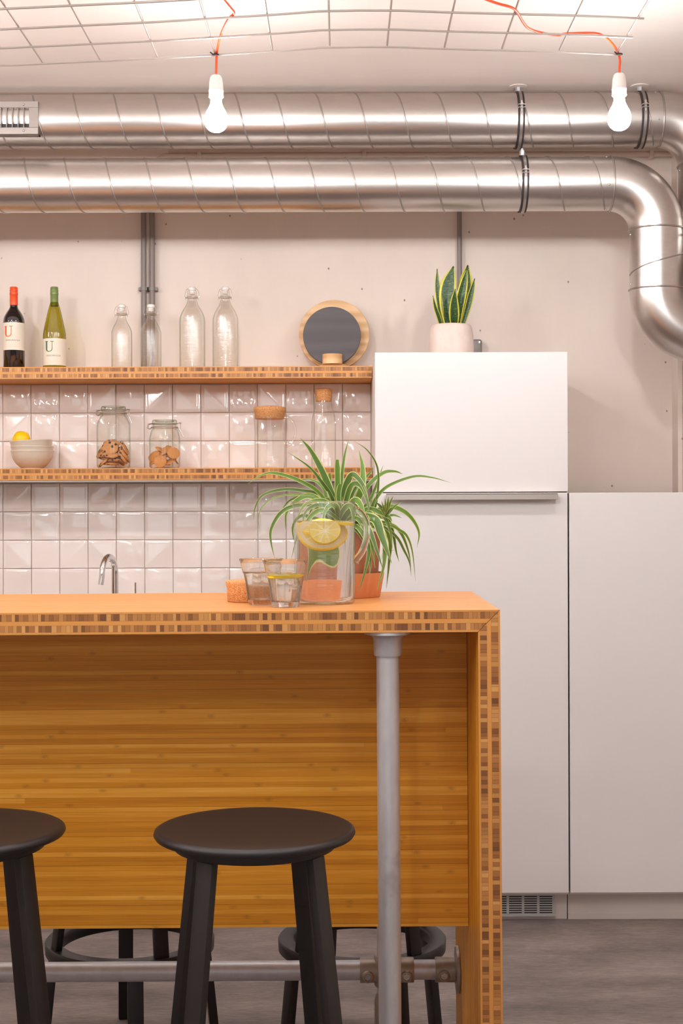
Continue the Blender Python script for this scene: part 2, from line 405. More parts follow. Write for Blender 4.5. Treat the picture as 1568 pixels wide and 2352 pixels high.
def cyl(bm, c, r, h, axis='Z', n=24, bev=0.):
    p = [(0, 0), (r-bev, 0), (r, bev), (r, h-bev), (r-bev, h), (0, h)] if bev else [(0, 0), (r, 0), (r, h), (0, h)]
    lathe(bm, p, n, c, axis)
def finish(bm, name, mats, parent=None, off=(0, 0, 0), smooth=True, ang=35, recalc=True):
    if recalc: bmesh.ops.recalc_face_normals(bm, faces=bm.faces[:])
    off = Vector(off)
    if off.length: bmesh.ops.translate(bm, verts=bm.verts[:], vec=-off)
    me = bpy.data.meshes.new(name); bm.to_mesh(me); bm.free()
    for m in (mats if isinstance(mats, (list, tuple)) else [mats]): me.materials.append(M[m])
    if smooth:
        me.shade_smooth(); me.set_sharp_from_angle(angle=math.radians(ang))
    o = bpy.data.objects.new(name, me); COL.objects.link(o)
    if parent: o.parent = parent
    return o
def B(): return bmesh.new()
def tag(o, label, cat, group=None):
    o['label'] = label; o['category'] = cat
    if group: o['group'] = group
    return o
def thing(name, label, cat, loc=(0, 0, 0), group=None, rot=(0, 0, 0)):
    o = bpy.data.objects.new(name, None); COL.objects.link(o); o.location = loc; o.rotation_euler = rot
    o.empty_display_size = .05
    return tag(o, label, cat, group)
def part(name, bm, mats, parent, world=False, **kw):
    """world=True: the mesh was built in scene coordinates"""
    off = (0, 0, 0)
    if world:
        q = parent; off = Vector((0, 0, 0))
        while q: off += Vector(q.location); q = q.parent
    o = finish(bm, name, mats, parent, off, **kw); return o
def struct(name, bm, mats, **kw):
    o = finish(bm, name, mats, **kw); o['kind'] = 'structure'; return o
def copy_tree(o, parent=None):
    c = o.copy(); COL.objects.link(c); c.parent = parent
    for ch in list(o.children): copy_tree(ch, c)
    return c
def one(name, bm, mats, label, cat, loc=(0, 0, 0), group=None, **kw):
    o = finish(bm, name, mats, None, loc, **kw); o.location = loc; return tag(o, label, cat, group)

# ------------------------------------------------------------------ the room
WALL = 5.08; CEIL = 2.66
XL, XR, YB = -4.0, 2.6, -3.6
b = B(); box(b, XL-.1, XR+.1, YB-.1, WALL+.2, -.1, 0); struct('floor', b, 'floor_vinyl', smooth=False)
b = B(); box(b, XL-.1, XR+.1, YB-.1, WALL+.2, CEIL, CEIL+.1); struct('ceiling', b, 'painted_ceiling', smooth=False)
wall = None
b = B(); box(b, XL-.1, XR+.1, WALL+.006, WALL+.2, 0, CEIL); wall = struct('wall_back', b, 'concrete_wall', smooth=False)
b = B(); box(b, XL, XR, YB-.1, YB, 0, .75); box(b, XL, XR, YB-.1, YB, 2.35, CEIL)
for a, c in ((XL, -3.0), (-1.0, -.2), (1.8, XR)): box(b, a, c, YB-.1, YB, .75, 2.35)
struct('wall_front', b, 'concrete_wall', smooth=False)
for i, (a, c, d, e) in enumerate(WIN):  # frames of the added windows around the fill lamps, out of view
    b = B()
    for q in ((a, a+.05, d, e), (c-.05, c, d, e), (a+.05, c-.05, d, d+.05), (a+.05, c-.05, e-.05, e), ((a+c)/2-.025, (a+c)/2+.025, d+.05, e-.05)): box(b, q[0], q[1], YB-.05, YB+.01, q[2], q[3], .003)
    struct('added_window_%d' % (i+1), b, 'white_laminate')
for nm, a in (('wall_left', (XL-.1, XL, YB, WALL+.006)), ('wall_right', (XR, XR+.1, YB, WALL+.006))):
    b = B(); box(b, a[0], a[1], a[2], a[3], 0, CEIL); struct(nm, b, 'concrete_wall', smooth=False)
# the corner pilaster with its rough flank
b = B(); xa = X(1557, 5.0); box(b, xa, xa+.016, 5.0, WALL+.006, 0, CEIL); struct('trim_1', b, 'concrete_wall', smooth=False)
b = B(); box(b, xa+.016, xa+.5, 4.99, WALL+.006, 0, CEIL, .004); struct('trim_2', b, 'rough_render', smooth=False)

# tiles --------------------------------------------------------------
def tile_mesh(kind, sz=.0975, th=.006, N=14):
    bm = B(); V = []
    def h(x, y):            # x,y in -1..1
        e = 1.
        if kind == 0: return 0.
        if kind == 1: return .0040*(1-abs(x-y)/2)
        if kind == 2: return .0042*(1-abs(x+y)/2)
        if kind == 3:
            r = math.hypot(x+1, y+1); return .0038*math.cos(min(r/1.7, 1.)*PI/2)
        if kind == 4:
            r = math.hypot(x, y); return .0038*max(0, 1-r*r/.85)
        if kind == 5:
            r = math.hypot(abs(x)-.5, abs(y)-.5); return .0022*max(0, 1-r*r/.2)
        if kind == 6: return .0020*(1-abs(x))*.5+.0020*(1-abs(y))*.5
        if kind == 7:
            r = math.hypot(x-1, y+1); return .0042*math.sin(min(r/2.2, 1)*PI)
        return 0.
    for j in range(N+1):
        row = []
        for i in range(N+1):
            x, y = -1+2*i/N, -1+2*j/N
            m = max(abs(x), abs(y)); dz = -.0018 if m > .999 else 0.
            s = .985 if m < .999 else 1.
            if N*(1-m)/2 < 1.5 and m < .999:    # a thin glazed lip round the edge
                x2 = math.copysign(min(abs(x), 1.), x)
            row.append(bm.verts.new((x*sz/2, -(th+h(x, y)+dz), y*sz/2)))
        V.append(row)
    for j in range(N):
        for i in range(N): bm.faces.new((V[j][i], V[j][i+1], V[j+1][i+1], V[j+1][i]))
    ring = [V[0][i] for i in range(N+1)]+[V[j][N] for j in range(1, N+1)]+[V[N][i] for i in range(N-1, -1, -1)]+[V[j][0] for j in range(N-1, 0, -1)]
    low = [bm.verts.new((v.co.x, 0, v.co.z)) for v in ring]
    for k in range(len(ring)):
        bm.faces.new((ring[k-1], low[k-1], low[k], ring[k]))
    bmesh.ops.recalc_face_normals(bm, faces=bm.faces[:])
    me = bpy.data.meshes.new('tile'); bm.to_mesh(me); bm.free(); me.materials.append(M['glazed_tile']); me.shade_smooth(); me.set_sharp_from_angle(angle=math.radians(60)); return me
TM = [tile_mesh(k) for k in range(8)]
zs_hi = [Z(948, WALL, 400)+.05, Z(948, WALL, 400)-.05, Z(948, WALL, 400)-.15]
z_lo = Z(1174.6, WALL, 400)
zs_lo = [z_lo+.05-.1*k for k in range(5)]
x_right = X(852, WALL)
b = B(); box(b, x_right-2.1, x_right+.009, WALL+.0012, WALL+.0062, .88, 1.78)
g = struct('trim_3', b, 'grout', smooth=False); g.name = 'trim_3'
for zc in zs_hi+zs_lo:
    for k in range(21):
        o = bpy.data.objects.new('tile', TM[rnd.choice([0, 0, 1, 2, 3, 4, 5, 6, 7, 2, 4])]); COL.objects.link(o)
        o.location = (x_right-.05-.1*k+rnd.uniform(-.0003, .0003), WALL+.0012, zc)
        o.rotation_euler = (rnd.uniform(-.006, .006), rnd.choice((0, PI/2, PI, -PI/2)), rnd.uniform(-.006, .006))
        o.parent = wall

# ------------------------------------------------------------------ tall cabinets
CF = 4.48
cx0, cx1 = X(861, CF, 950), X(1303.5, CF, 950)
ztop, zseam = Z(809, CF, 1080), Z(1131, CF, 1080); zbot = Z(2051, CF, 1300)
def doorbox(bm, x0, x1, z0, z1, y=CF, th=.019): box(bm, x0, x1, y, y+th, z0, z1, .0012)
t = thing('fridge_cabinet', 'tall white cabinet with the steel bar handle beside the shelves', 'cabinet', ((cx0+cx1)/2, CF+.3, 0))
b = B(); box(b, cx0+.001, cx1-.001, CF+.021, WALL, zbot-.01, ztop-.001); part('carcass', b, 'carcass_white', t, True, smooth=False)
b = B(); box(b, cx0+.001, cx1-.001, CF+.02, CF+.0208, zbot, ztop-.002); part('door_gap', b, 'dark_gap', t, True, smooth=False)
b = B(); doorbox(b, cx0, cx1, zseam+.0015, ztop); part('door', b, 'white_laminate', t, True)
b = B(); doorbox(b, cx0, cx1-.0015, zbot, zseam-.0015); d2 = part('door', b, 'white_laminate', t, True)
b = B(); hx0, hx1 = X(887, CF-.03, 1140), X(1280, CF-.03, 1140); hz0, hz1 = Z(1148, CF-.03, 1080), Z(1133.5, CF-.03, 1080)
box(b, hx0, hx1, CF-.034, CF-.031, hz0, hz1, .0006); box(b, hx0, hx1, CF-.034, CF-.001, hz1-.0025, hz1, .0004)
hd = finish(b, 'handle', 'steel_brushed', d2, Vector(t.location)); hd['label'] = 'long brushed steel handle'
b = B(); box(b, cx0+.02, cx1, CF+.05, CF+.066, 0, zbot-.012); part('plinth', b, 'plinth_grey', t, True, smooth=False)
# vent grille in the plinth
b = B(); gx0, gx1 = X(940, CF+.045, 2080), X(1275, CF+.045, 2080); gz0, gz1 = Z(2103, CF+.045, 1200), Z(2054, CF+.045, 1200)
box(b, gx0, gx1, CF+.044, CF+.0495, gz0, gz1, .001); box(b, gx0, gx1, CF+.038, CF+.0495, gz0-.002, gz0+.003, .001)
gr = part('vent_grille', b, 'grille_grey', t, True)
b = B(); pw = X(1239, CF+.045)-X(1204, CF+.045)
x = gx1-.010
while x-.041 > gx0:
    for k in range(8):
        zc = Z(2059+k*5.3, CF+.045, 1200); box(b, x-.040, x, CF+.0434, CF+.0441, zc-.0016, zc+.0016)
    x -= pw
o = finish(b, 'slots', 'black_slot', gr, Vector(t.location)); o['label'] = 'rows of black vent slots'

rx0, rx1 = cx1+.003, cx1+.60
t = thing('larder_cabinet', 'lower white cabinet with one plain door at the right edge of the photo', 'cabinet', ((rx0+rx1)/2, CF+.3, 0))
zr = Z(1131.5, CF, 1440)
b = B(); box(b, rx0+.001, rx1-.001, CF+.021, WALL-.1, zbot-.01, zr-.001); part('carcass', b, 'carcass_white', t, True, smooth=False)
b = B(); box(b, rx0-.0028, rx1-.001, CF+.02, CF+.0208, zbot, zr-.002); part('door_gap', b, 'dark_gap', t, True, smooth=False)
b = B(); doorbox(b, rx0+.0005, rx1, zbot, zr); part('door', b, 'white_laminate', t, True)
b = B(); box(b, rx0, rx1, CF+.05, CF+.066, 0, zbot-.012); box(b, rx0, rx1, CF+.046, CF+.0505, 0, .018); part('plinth', b, 'plinth_grey', t, True, smooth=False)

# base cabinets with the kitchen worktop, mostly hidden behind the bar
bx0, bx1 = x_right-2.1, cx0-.002
t = thing('base_cabinet', 'white base cabinet run under the tiled wall behind the bar', 'cabinet', ((bx0+bx1)/2, 4.78, 0))
b = B(); box(b, bx0, bx1, CF+.04, WALL, .1, .858); part('carcass', b, 'carcass_white', t, True, smooth=False)
b = B(); box(b, bx0, bx1, CF+.07, CF+.085, 0, .1); part('plinth', b, 'plinth_grey', t, True, smooth=False)
n = 4; wd = (bx1-bx0)/n
for k in range(n):
    b = B(); doorbox(b, bx0+k*wd+.0015, bx0+(k+1)*wd-.0015, .104, .855, CF+.019); part('door', b, 'white_laminate', t, True)
b = B(); box(b, bx0, bx1, CF+.0, WALL, .858, .898, .001)
o = finish(b, 'worktop', 'plinth_grey', None, (0, 0, .858)); o.location = (0, 0, .858)
tag(o, 'pale kitchen worktop below the tiles carrying the tap', 'worktop')

# ------------------------------------------------------------------ bamboo boards (uv in metres)
def board(name, poly, y0, y1, parent, long_ax, t0, world=True, top_mat=False, tk=.04):
    """prism of an XZ polygon between y0 and y1; long_ax 'X' or 'Z'; front face gets the layered edge"""
    bm = B(); uvl = bm.loops.layers.uv.new('UVMap')
    f0 = [bm.verts.new((x, y0, z)) for x, z in poly]; f1 = [bm.verts.new((x, y1, z)) for x, z in poly]
    n = len(poly); fs = [bm.faces.new(f0), bm.faces.new(f1[::-1])]
    for k in range(n): fs.append(bm.faces.new((f0[k], f1[k], f1[(k+1) % n], f0[(k+1) % n])))
    bmesh.ops.recalc_face_normals(bm, faces=bm.faces[:])
    for f in bm.faces:
        nm = f.normal
        for l in f.loops:
            c = l.vert.co
            L = c.x if long_ax == 'X' else c.z
            if abs(nm.y) > .5: uv = (L, ((c.z if long_ax == 'X' else c.x)-t0)/tk); mi = 1
            else: uv = (L, c.y); mi = 0
            l[uvl].uv = uv
        f.material_index = mi
    face = 'bamboo_top' if top_mat else 'bamboo_face'
    return part(name, bm, [face, 'bamboo_edge'], parent, world, smooth=False, recalc=False)

# wall shelves
SF = 4.86
def shelf(name, ytop_px, label, xr, sink=0.):
    z1 = Z(ytop_px, SF, 430); z0 = z1-.0402; xl = x_right-2.1
    t = thing(name, label, 'shelf', ((xl+xr)/2, SF+.11, z0))
    board('board', [(xl, z0), (xr, z0), (xr, z1), (xl, z1)], SF, WALL, t, 'X', z0)
    return t, z0, z1
sh1, s1z0, s1z1 = shelf('wall_shelf', 841.7, 'upper bamboo wall shelf carrying the bottles', cx0-.001)
sh2, s2z0, s2z1 = shelf('wall_shelf', 1074.7, 'lower bamboo wall shelf carrying bowls and jars', cx0-.001)
b = B(); box(b, x_right-2.1, cx0-.002, SF+.004, WALL-.002, s2z0-.006, s2z0, .001)
o = part('light_profile', b, 'sheet_metal', sh2, True); o['label'] = 'thin grey metal strip under the board'

# ------------------------------------------------------------------ the bar
BT = math.radians(.19)
BF, BB = 2.64, 3.225
bx = X(1152, BF, 1400); bzt = Z(1400.5, BF, 1152)
bar = thing('bamboo_bar', 'bamboo breakfast bar with waterfall end and pipe legs', 'bar counter', (bx, BF, 0), rot=(0, 0, 0))
BL = -2.35; TK = .0405
xo, xi, zt, zb = 0., -TK, bzt, bzt-TK
g = .0004
# local coordinates: origin at the right front corner on the floor
board('worktop', [(BL, zb), (xi-g, zb), (xo-g, zt), (BL, zt)], 0, BB-BF, bar, 'X', zb, False, True, TK)
board('side_panel', [(xi+g, 0.), (xo+g, 0.), (xo+g, zt-g), (xi+g, zb-g)], 0, BB-BF, bar, 'Z', xi, False, False, TK)
board('side_panel', [(BL-TK, 0), (BL, 0), (BL, zt), (BL-TK, zt)], 0, BB-BF, bar, 'Z', BL-TK, False, False, TK)
# back panel: grain along x
PD = 2.876-BF
pz = Z(2128, 2.876, 700)
bm = B(); uvl = bm.loops.layers.uv.new('UVMap'); box(bm, BL+.001, xi-.0005, PD, PD+.03, pz, zb-.0005)
for f in bm.faces:
    for l in f.loops:
        c = l.vert.co; l[uvl].uv = (c.x+.37, c.z if abs(f.normal.z) < .5 else c.y)
part('back_panel', bm, 'bamboo_face', bar, smooth=False, recalc=True)
# front post
ppx = X(893.5, 2.70, 1480)-bx; py = 2.685-BF
def post(xc, yc, ztop, zbot, name='post'):
    b = B(); cyl(b, (xc, yc, zbot), .0212, ztop-zbot, n=32); p = part(name, b, 'galvanised_pipe', bar)
    return p
def flange_top(xc, yc, z):
    b = B(); lathe(b, [(0, z), (.0435, z), (.044, z-.006), (.030, z-.010), (.0275, z-.014), (.0262, z-.044), (.025, z-.047), (.0, z-.047)], 36, (xc, yc, 0))
    o = part('flange', b, 'galvanised_pipe', bar, ang=50); return o
def flange_floor(xc, yc):
    b = B(); lathe(b, [(0, 0), (.042, 0), (.0425, .004), (.028, .008), (.0262, .012), (.0262, .042), (.025, .046), (0, .046)], 36, (xc, yc, 0))
    part('flange', b, 'cast_fitting', bar, ang=50)
RD = 3.13; ry = RD-BF; rz = Z(2228, RD, 560); bpx = X(889, RD, 2228)-bx
for dx in (0, -1.48):
    post(ppx+dx, py, zb, 0); flange_top(ppx+dx, py, zb); flange_floor(ppx+dx, py)
    post(bpx+dx, ry, zb, 0); flange_floor(bpx+dx, ry)
    # swivel coupling on the rear post
    zc = Z(2294, RD, 880)
    b = B(); lathe(b, [(.0212, zc+.014), (.023, zc+.012), (.026, zc+.004), (.0275, zc-.004), (.0275, zc-.012), (.0275, .047), (.0212, .046)], 32, (bpx+dx, ry, 0))
    part('sleeve', b, 'cast_fitting', bar, ang=50)
# foot rail
b = B(); lathe(b, [(0, BL+.001), (.0212, BL+.001), (.0212, xi-.001), (0, xi-.001)], 32, (0, ry, rz), 'X'); part('foot_rail', b, 'galvanised_pipe', bar)
def screw_boss(bm_b, bm_s, xc, zc, r=.0125):
    lathe(bm_b, [(r*1.05, -.014), (r, -.0315), (r*.8, -.0335), (r*.62, -.0335), (r*.62, -.028), (0, -.028)], 20, (xc, ry, zc), 'Y')
    lathe(bm_s, [(r*.60, -.0275), (r*.60, -.0322), (r*.30, -.0322), (r*.28, -.029), (0, -.029)], 6, (xc, ry, zc), 'Y')
for dx in (0, -1.48):
    cxp = bpx+dx
    b = B(); hw = .0585
    lathe(b, [(.0215, -hw), (.0258, -hw), (.0268, -hw+.002), (.0268, hw-.002), (.0258, hw), (.0215, hw)], 32, (cxp, ry, rz), 'X', closed=True)
    lathe(b, [(.0215, -.034), (.0265, -.033), (.0275, -.03), (.031, -.012), (.031, .012), (.0275, .03), (.0265, .033), (.0215, .034)], 32, (cxp, ry, rz), 'Z', closed=True)
    ss = [B(), B()]
    for s, q in zip(ss, (-.042, .042)): screw_boss(b, s, cxp+q, rz-.006)
    f = part('cross_fitting', b, 'cast_fitting', bar, ang=50)
    for s in ss: finish(s, 'set_screw', 'steel_brushed', f)
b = B(); s = B()
lathe(b, [(.0215, -.052), (.0258, -.052), (.0268, -.050), (.0268, -.010), (.030, -.008), (.049, -.007), (.050, -.005), (.050, -.0005), (0, -.0005)], 36, (xi, ry, rz), 'X')
box(b, xi-.032, xi-.008, ry-.030, ry-.012, rz-.016, rz+.005, .003, 2)
screw_boss(b, s, xi-.034, rz-.005)
f = part('wall_flange', b, 'cast_fitting', bar, ang=45); finish(s, 'set_screw', 'steel_brushed', f)
for ch in bar.children: ch.location = (0, 0, 0)
bar.rotation_euler = (0, -BT, 0)      # the bar leans a touch, as photographed
def barz(x): return bzt-(bx-x)*math.tan(BT)

# ------------------------------------------------------------------ stools
def leg_bm(p0, p1, ang, wd=.036, th=.021, bev=.002):
    """square section leg from p0 (bottom) to p1 (top); wide side tangential"""
    bm = B(); rd = Vector((math.cos(ang), math.sin(ang), 0)); tg = Vector((-math.sin(ang), math.cos(ang), 0))
    p0, p1 = Vector(p0), Vector(p1); vs = []
    for p in (p0, p1):
        vs.append([bm.verts.new(p+tg*wd/2*a+rd*th/2*c) for a, c in ((-1, -1), (1, -1), (1, 1), (-1, 1))])
    for k in range(4): bm.faces.new((vs[0][k], vs[0][(k+1) % 4], vs[1][(k+1) % 4], vs[1][k]))
    bm.faces.new(vs[0][::-1]); bm.faces.new(vs[1])
    bmesh.ops.recalc_face_normals(bm, faces=bm.faces[:])
    bmesh.ops.bevel(bm, geom=bm.edges[:], offset=bev, segments=2, affect='EDGES', profile=.5)
    return bm
def make_stool(label, x, y, up, lo, seat_z=.757, group='black swivel bar stools'):
    t = thing('bar_stool', label, 'stool', (x, y, 0), group)
    z = seat_z
    b = B(); lathe(b, [(0, z-.007), (.08, z-.006), (.130, z-.003), (.156, z-.0005), (.164, z), (.1695, z-.003), (.171, z-.008), (.168, z-.013), (.160, z-.0155), (.12, z-.021), (0, z-.022)], 72)
    part('seat', b, 'black_powder', t, ang=60)
    b = B(); lathe(b, [(0, z-.021), (.141, z-.017), (.1415, z-.024), (.136, z-.032), (.11, z-.034), (0, z-.034)], 64)
    part('seat_plate', b, 'black_powder', t, ang=50)
    zr1, zr0 = .267, .237
    for k in range(4):
        a = up+k*PI/2; c, s = math.cos(a), math.sin(a)
        part('leg', leg_bm((.185*c, .185*s, zr1-.001), (.125*c, .125*s, z-.033), a, .0335, .0165), 'black_powder', t)
    for k in range(4):
        a = lo+k*PI/2; c, s = math.cos(a), math.sin(a)
        part('lower_leg', leg_bm((.205*c, .205*s, .001), (.181*c, .181*s, zr0+.001), a), 'black_powder', t)
    b = B(); lathe(b, [(.163, zr0+.002), (.165, zr0), (.198, zr0), (.201, zr0+.003), (.202, zr1-.004), (.199, zr1), (.166, zr1), (.163, zr1-.003)], 72, closed=True)
    part('foot_ring', b, 'black_powder', t, ang=50)
    return t
G = 'black swivel bar stools'
sx, sy = X(585, 2.44, 1907), 2.44
make_stool('black round bar stool fully in view in front of the bar', sx, sy, math.atan2(-.1024, -.0706), .6)
make_stool('black bar stool cut off by the left edge, in front of the bar', X(-84, 2.44, 1907), 2.44, math.atan2(-.056, .118), .9)
make_stool('black bar stool behind the bar, left one, mostly hidden', X(295+4, 3.46, 2150), 3.46, math.atan2(-.157, .094), math.atan2(-.19, .04))
make_stool('black bar stool behind the bar, right one by the pipe post', X(827+4, 3.46, 2150), 3.46, math.atan2(-.14, .118), math.atan2(-.18, .09))

# ------------------------------------------------------------------ ducts
DD = 4.65; DR = .086
ppm = F/DD
def helix(bm, x0, x1, yc, zc, r, pitch, phase, rad=.0028):
    pts = []; n = int((x1-x0)/pitch*40)
    for i in range(n+1):
        x = x0+(x1-x0)*i/n; a = phase+2*PI*(x-x0)/pitch
        pts.append((x, yc-math.cos(a)*r, zc-math.sin(a)*r))
    tube(bm, pts, rad, 6)
def ring(bm, c, r, ax, rad=.003, n=40):
    pts = []
    for k in range(n):
        a = 2*PI*k/n; q, s = r*math.cos(a), r*math.sin(a)
        pts.append(Vector(c)+(Vector((0, q, s)) if ax == 'X' else Vector((q, s, 0))))
    tube(bm, pts, rad, 6, closed=True)
def elbow(bm, x0, z0, R, kind, r, n=18, m=48):
    """kind 'down': from +X travel to -Z ; 'out': from -Z travel to +X ; start point (x0,z0)"""
    rings = []
    for i in range(n+1):
        a = PI/2*i/n
        if kind == 'down': c = Vector((x0+R*math.sin(a), DD, z0-R+R*math.cos(a))); t = Vector((math.cos(a), 0, -math.sin(a)))
        else: c = Vector((x0+R-R*math.cos(a), DD, z0-R*math.sin(a))); t = Vector((math.sin(a), 0, -math.cos(a)))
        nn = Vector((0, 1, 0)).cross(t)
        rings.append([bm.verts.new(c+Vector((0, 1, 0))*r*math.cos(2*PI*k/m)+nn*r*math.sin(2*PI*k/m)) for k in range(m)])
    for a, b_ in zip(rings, rings[1:]):
        for k in range(m): bm.faces.new((a[k], a[(k+1) % m], b_[(k+1) % m], b_[k]))
PITCH = 92/ppm
def make_duct(label, pyc, x_end_px, seam_px, zdown_px, x_start=-3.2):
    zc = Z(pyc, DD, 784)
    t = thing('ventilation_duct', label, 'duct', (0, DD, zc))
    xe = X(x_end_px, DD, pyc); R = .150
    b = B(); lathe(b, [(DR, x_start), (DR, xe)], 64, (0, DD, zc), 'X')
    part('duct_pipe', b, 'duct_steel', t, True)
    xs = X(seam_px, DD, pyc)
    while xs-PITCH > x_start: xs -= PITCH
    b = B(); helix(b, xs, xe-.02, DD, zc, DR+.0002, PITCH, 0)
    part('spiral_seam', b, 'sheet_metal', t, True, ang=80)
    b = B(); elbow(b, xe, zc, R, 'down', DR+.0015); part('elbow', b, 'duct_steel', t, True)
    xv = xe+R; z1 = zc-R; z0 = Z(zdown_px, DD, 1500)
    b = B(); lathe(b, [(DR, z0), (DR, z1)], 64, (xv, DD, 0)); vp = part('duct_pipe', b, 'duct_steel', t, True)
    b = B(); pts = []
    for i in range(25):          # one slanting seam across the upright piece
        a = PI*i/24; pts.append((xv-math.cos(a)*(DR+.0003), DD-math.sin(a)*(DR+.0003), z0+.048+.075*(i/24)))
    tube(b, pts, .0022, 6); part('spiral_seam', b, 'sheet_metal', t, True, ang=80)
    b = B(); elbow(b, xv, z0, R, 'out', DR+.0015); part('elbow', b, 'duct_steel', t, True)
    b = B(); lathe(b, [(DR, xv+R), (DR, XR-.002)], 64, (0, DD, z0-R), 'X'); part('duct_pipe', b, 'duct_steel', t, True)
    for c, ax in (((xe, DD, zc), 'X'), ((xv, DD, z1), 'Z'), ((xv, DD, z0), 'Z')):
        b = B(); ring(b, c, DR+.002, ax); part('joint_bead', b, 'sheet_metal', t, True, ang=80)
    def rivet(c): b = B(); lathe(b, [(0, -.003), (.002, -.0026), (.0035, 0), (0, .001)], 10, c, 'Y'); part('rivet', b, 'chrome', t, True)
    for q in (.75, -.15, -.9, ): 
        s = math.sin(q*PI/2); c_ = math.cos(q*PI/2)
        rivet((xe-.017, DD-c_*DR, zc+s*DR))
    for q in (-.93, .80):
        for zz in (z1-.016, z0+.018):
            rivet((xv+math.sin(q*PI/2)*DR, DD-math.cos(q*PI/2)*DR, zz))
    return t, zc, xe
du, zu, xeu = make_duct('upper spiral duct of galvanised steel with the air grille', 278, 1512, 925, 545)
dl, zl, xel = make_duct('lower spiral duct of galvanised steel bending down at the right', 424.5, 1400, 905, 666)
# air grille on the upper duct
gx1 = X(88, DD-.09, 270); gx0 = gx1-.42; gz1, gz0 = Z(233, DD-.09, 40), Z(309, DD-.09, 40); gy = DD-DR-.004
ox1 = X(67, DD-.09, 270); oz1, oz0 = Z(248, DD-.09, 40), Z(293, DD-.09, 40); ox0 = gx0+(gx1-ox1)
t = thing('air_grille', 'rectangular metal air grille with upright slats on the upper duct', 'vent', ((gx0+gx1)/2, gy, gz0))
b = B()
box(b, gx0, gx1, gy-.004, gy+.012, oz1, gz1, .001); box(b, gx0, gx1, gy-.004, gy+.012, gz0, oz0, .001)
box(b, gx0, ox0, gy-.004, gy+.012, oz0, oz1, .0005); box(b, ox1, gx1, gy-.004, gy+.012, oz0, oz1, .0005)
box(b, gx0, gx1, gy+.012, gy+.04, gz1-.003, gz1); box(b, gx0, gx1, gy+.012, gy+.04, gz0, gz0+.003); box(b, gx1-.003, gx1, gy+.012, gy+.05, gz0, gz1)
part('frame', b, 'sheet_metal', t, True)
b = B(); box(b, ox0-.002, ox1+.002, gy+.0085, gy+.0105, oz0-.002, oz1+.002); part('backing', b, 'oven_dark', t, True, smooth=False)
x = ox1-.017; slat = None
while x > ox0+.005:
    b = B(); box(b, -.0014, .0014, -.003, .008, oz0-gz0, oz1-gz0, .0006)
    if slat is None: slat = finish(b, 'slat', 'sheet_metal', t)
    else: b.free(); s_ = slat.copy(); COL.objects.link(s_); s_.parent = t; slat = s_
    slat.location = (x-t.location.x, 0, 0); x -= .0182
for px_, pz_ in ((gx1-.046, (oz1+gz1)/2), (gx1-.046, (oz0+gz0)/2)):
    b = B(); lathe(b, [(0, -.0065), (.0025, -.006), (.0042, -.004), (0, -.0035)], 12, (px_, gy, pz_), 'Y')
    part('screw', b, 'chrome', t, True)
# clamps
def clamp(label, px_, zc, rod_to, name='duct_clamp'):
    xc = X(px_, DD-.08, 280); t = thing(name, label, 'clamp', (xc, DD, zc+DR))
    b = B()
    for q in (-1, 1):
        lathe(b, [(DR+.0005, q*.0075-.0032), (DR+.0052, q*.0075-.0032), (DR+.0052, q*.0075+.0032), (DR+.0005, q*.0075+.0032)], 56, (xc, DD, zc), 'X', closed=True)
    part('rubber_lining', b, 'rubber', t, True)
    b = B(); lathe(b, [(DR+.0005, -.0046), (DR+.0062, -.0046), (DR+.0062, .0046), (DR+.0005, .0046)], 56, (xc, DD, zc), 'X', closed=True)
    part('band', b, 'sheet_metal', t, True)
    b = B(); a = math.radians(14); yy, zz = DD-math.cos(a)*DR, zc+math.sin(a)*DR
    box(b, xc-.011, xc+.011, yy-.016, yy+.002, zz+.0035, zz+.006, .0005); box(b, xc-.011, xc+.011, yy-.016, yy+.002, zz-.006, zz-.0035, .0005)
    cyl(b, (xc, yy-.009, zz-.016), .003, .034, n=10); cyl(b, (xc, yy-.009, zz+.0065), .0056, .004, n=6)
    part('bolt', b, 'chrome', t, True)
    b = B(); cyl(b, (xc, DD, zc+DR+.006), .0085, .016, n=6); cyl(b, (xc, DD, zc+DR+.02), .005, rod_to-(zc+DR+.02), n=12)
    part('rod', b, 'galvanised_pipe', t, True)
    return t, xc
c1, xc = clamp('rubber-lined clamp on the upper duct above the tall cabinet', 1197, zu, CEIL-.004)
b = B(); lathe(b, [(0, CEIL), (.028, CEIL), (.030, CEIL-.003), (0, CEIL-.004)], 24, (xc, DD, 0)); part('ceiling_plate', b, 'painted_ceiling', c1, True)
c2, xc = clamp('rubber-lined clamp on the upper duct beside its bend', 1481, zu, CEIL-.004)
b = B(); lathe(b, [(0, CEIL), (.028, CEIL), (.030, CEIL-.003), (0, CEIL-.004)], 24, (xc, DD, 0)); part('ceiling_plate', b, 'painted_ceiling', c2, True)
clamp('rubber-lined clamp holding the lower duct', 1206, zl, zu-DR-.006)

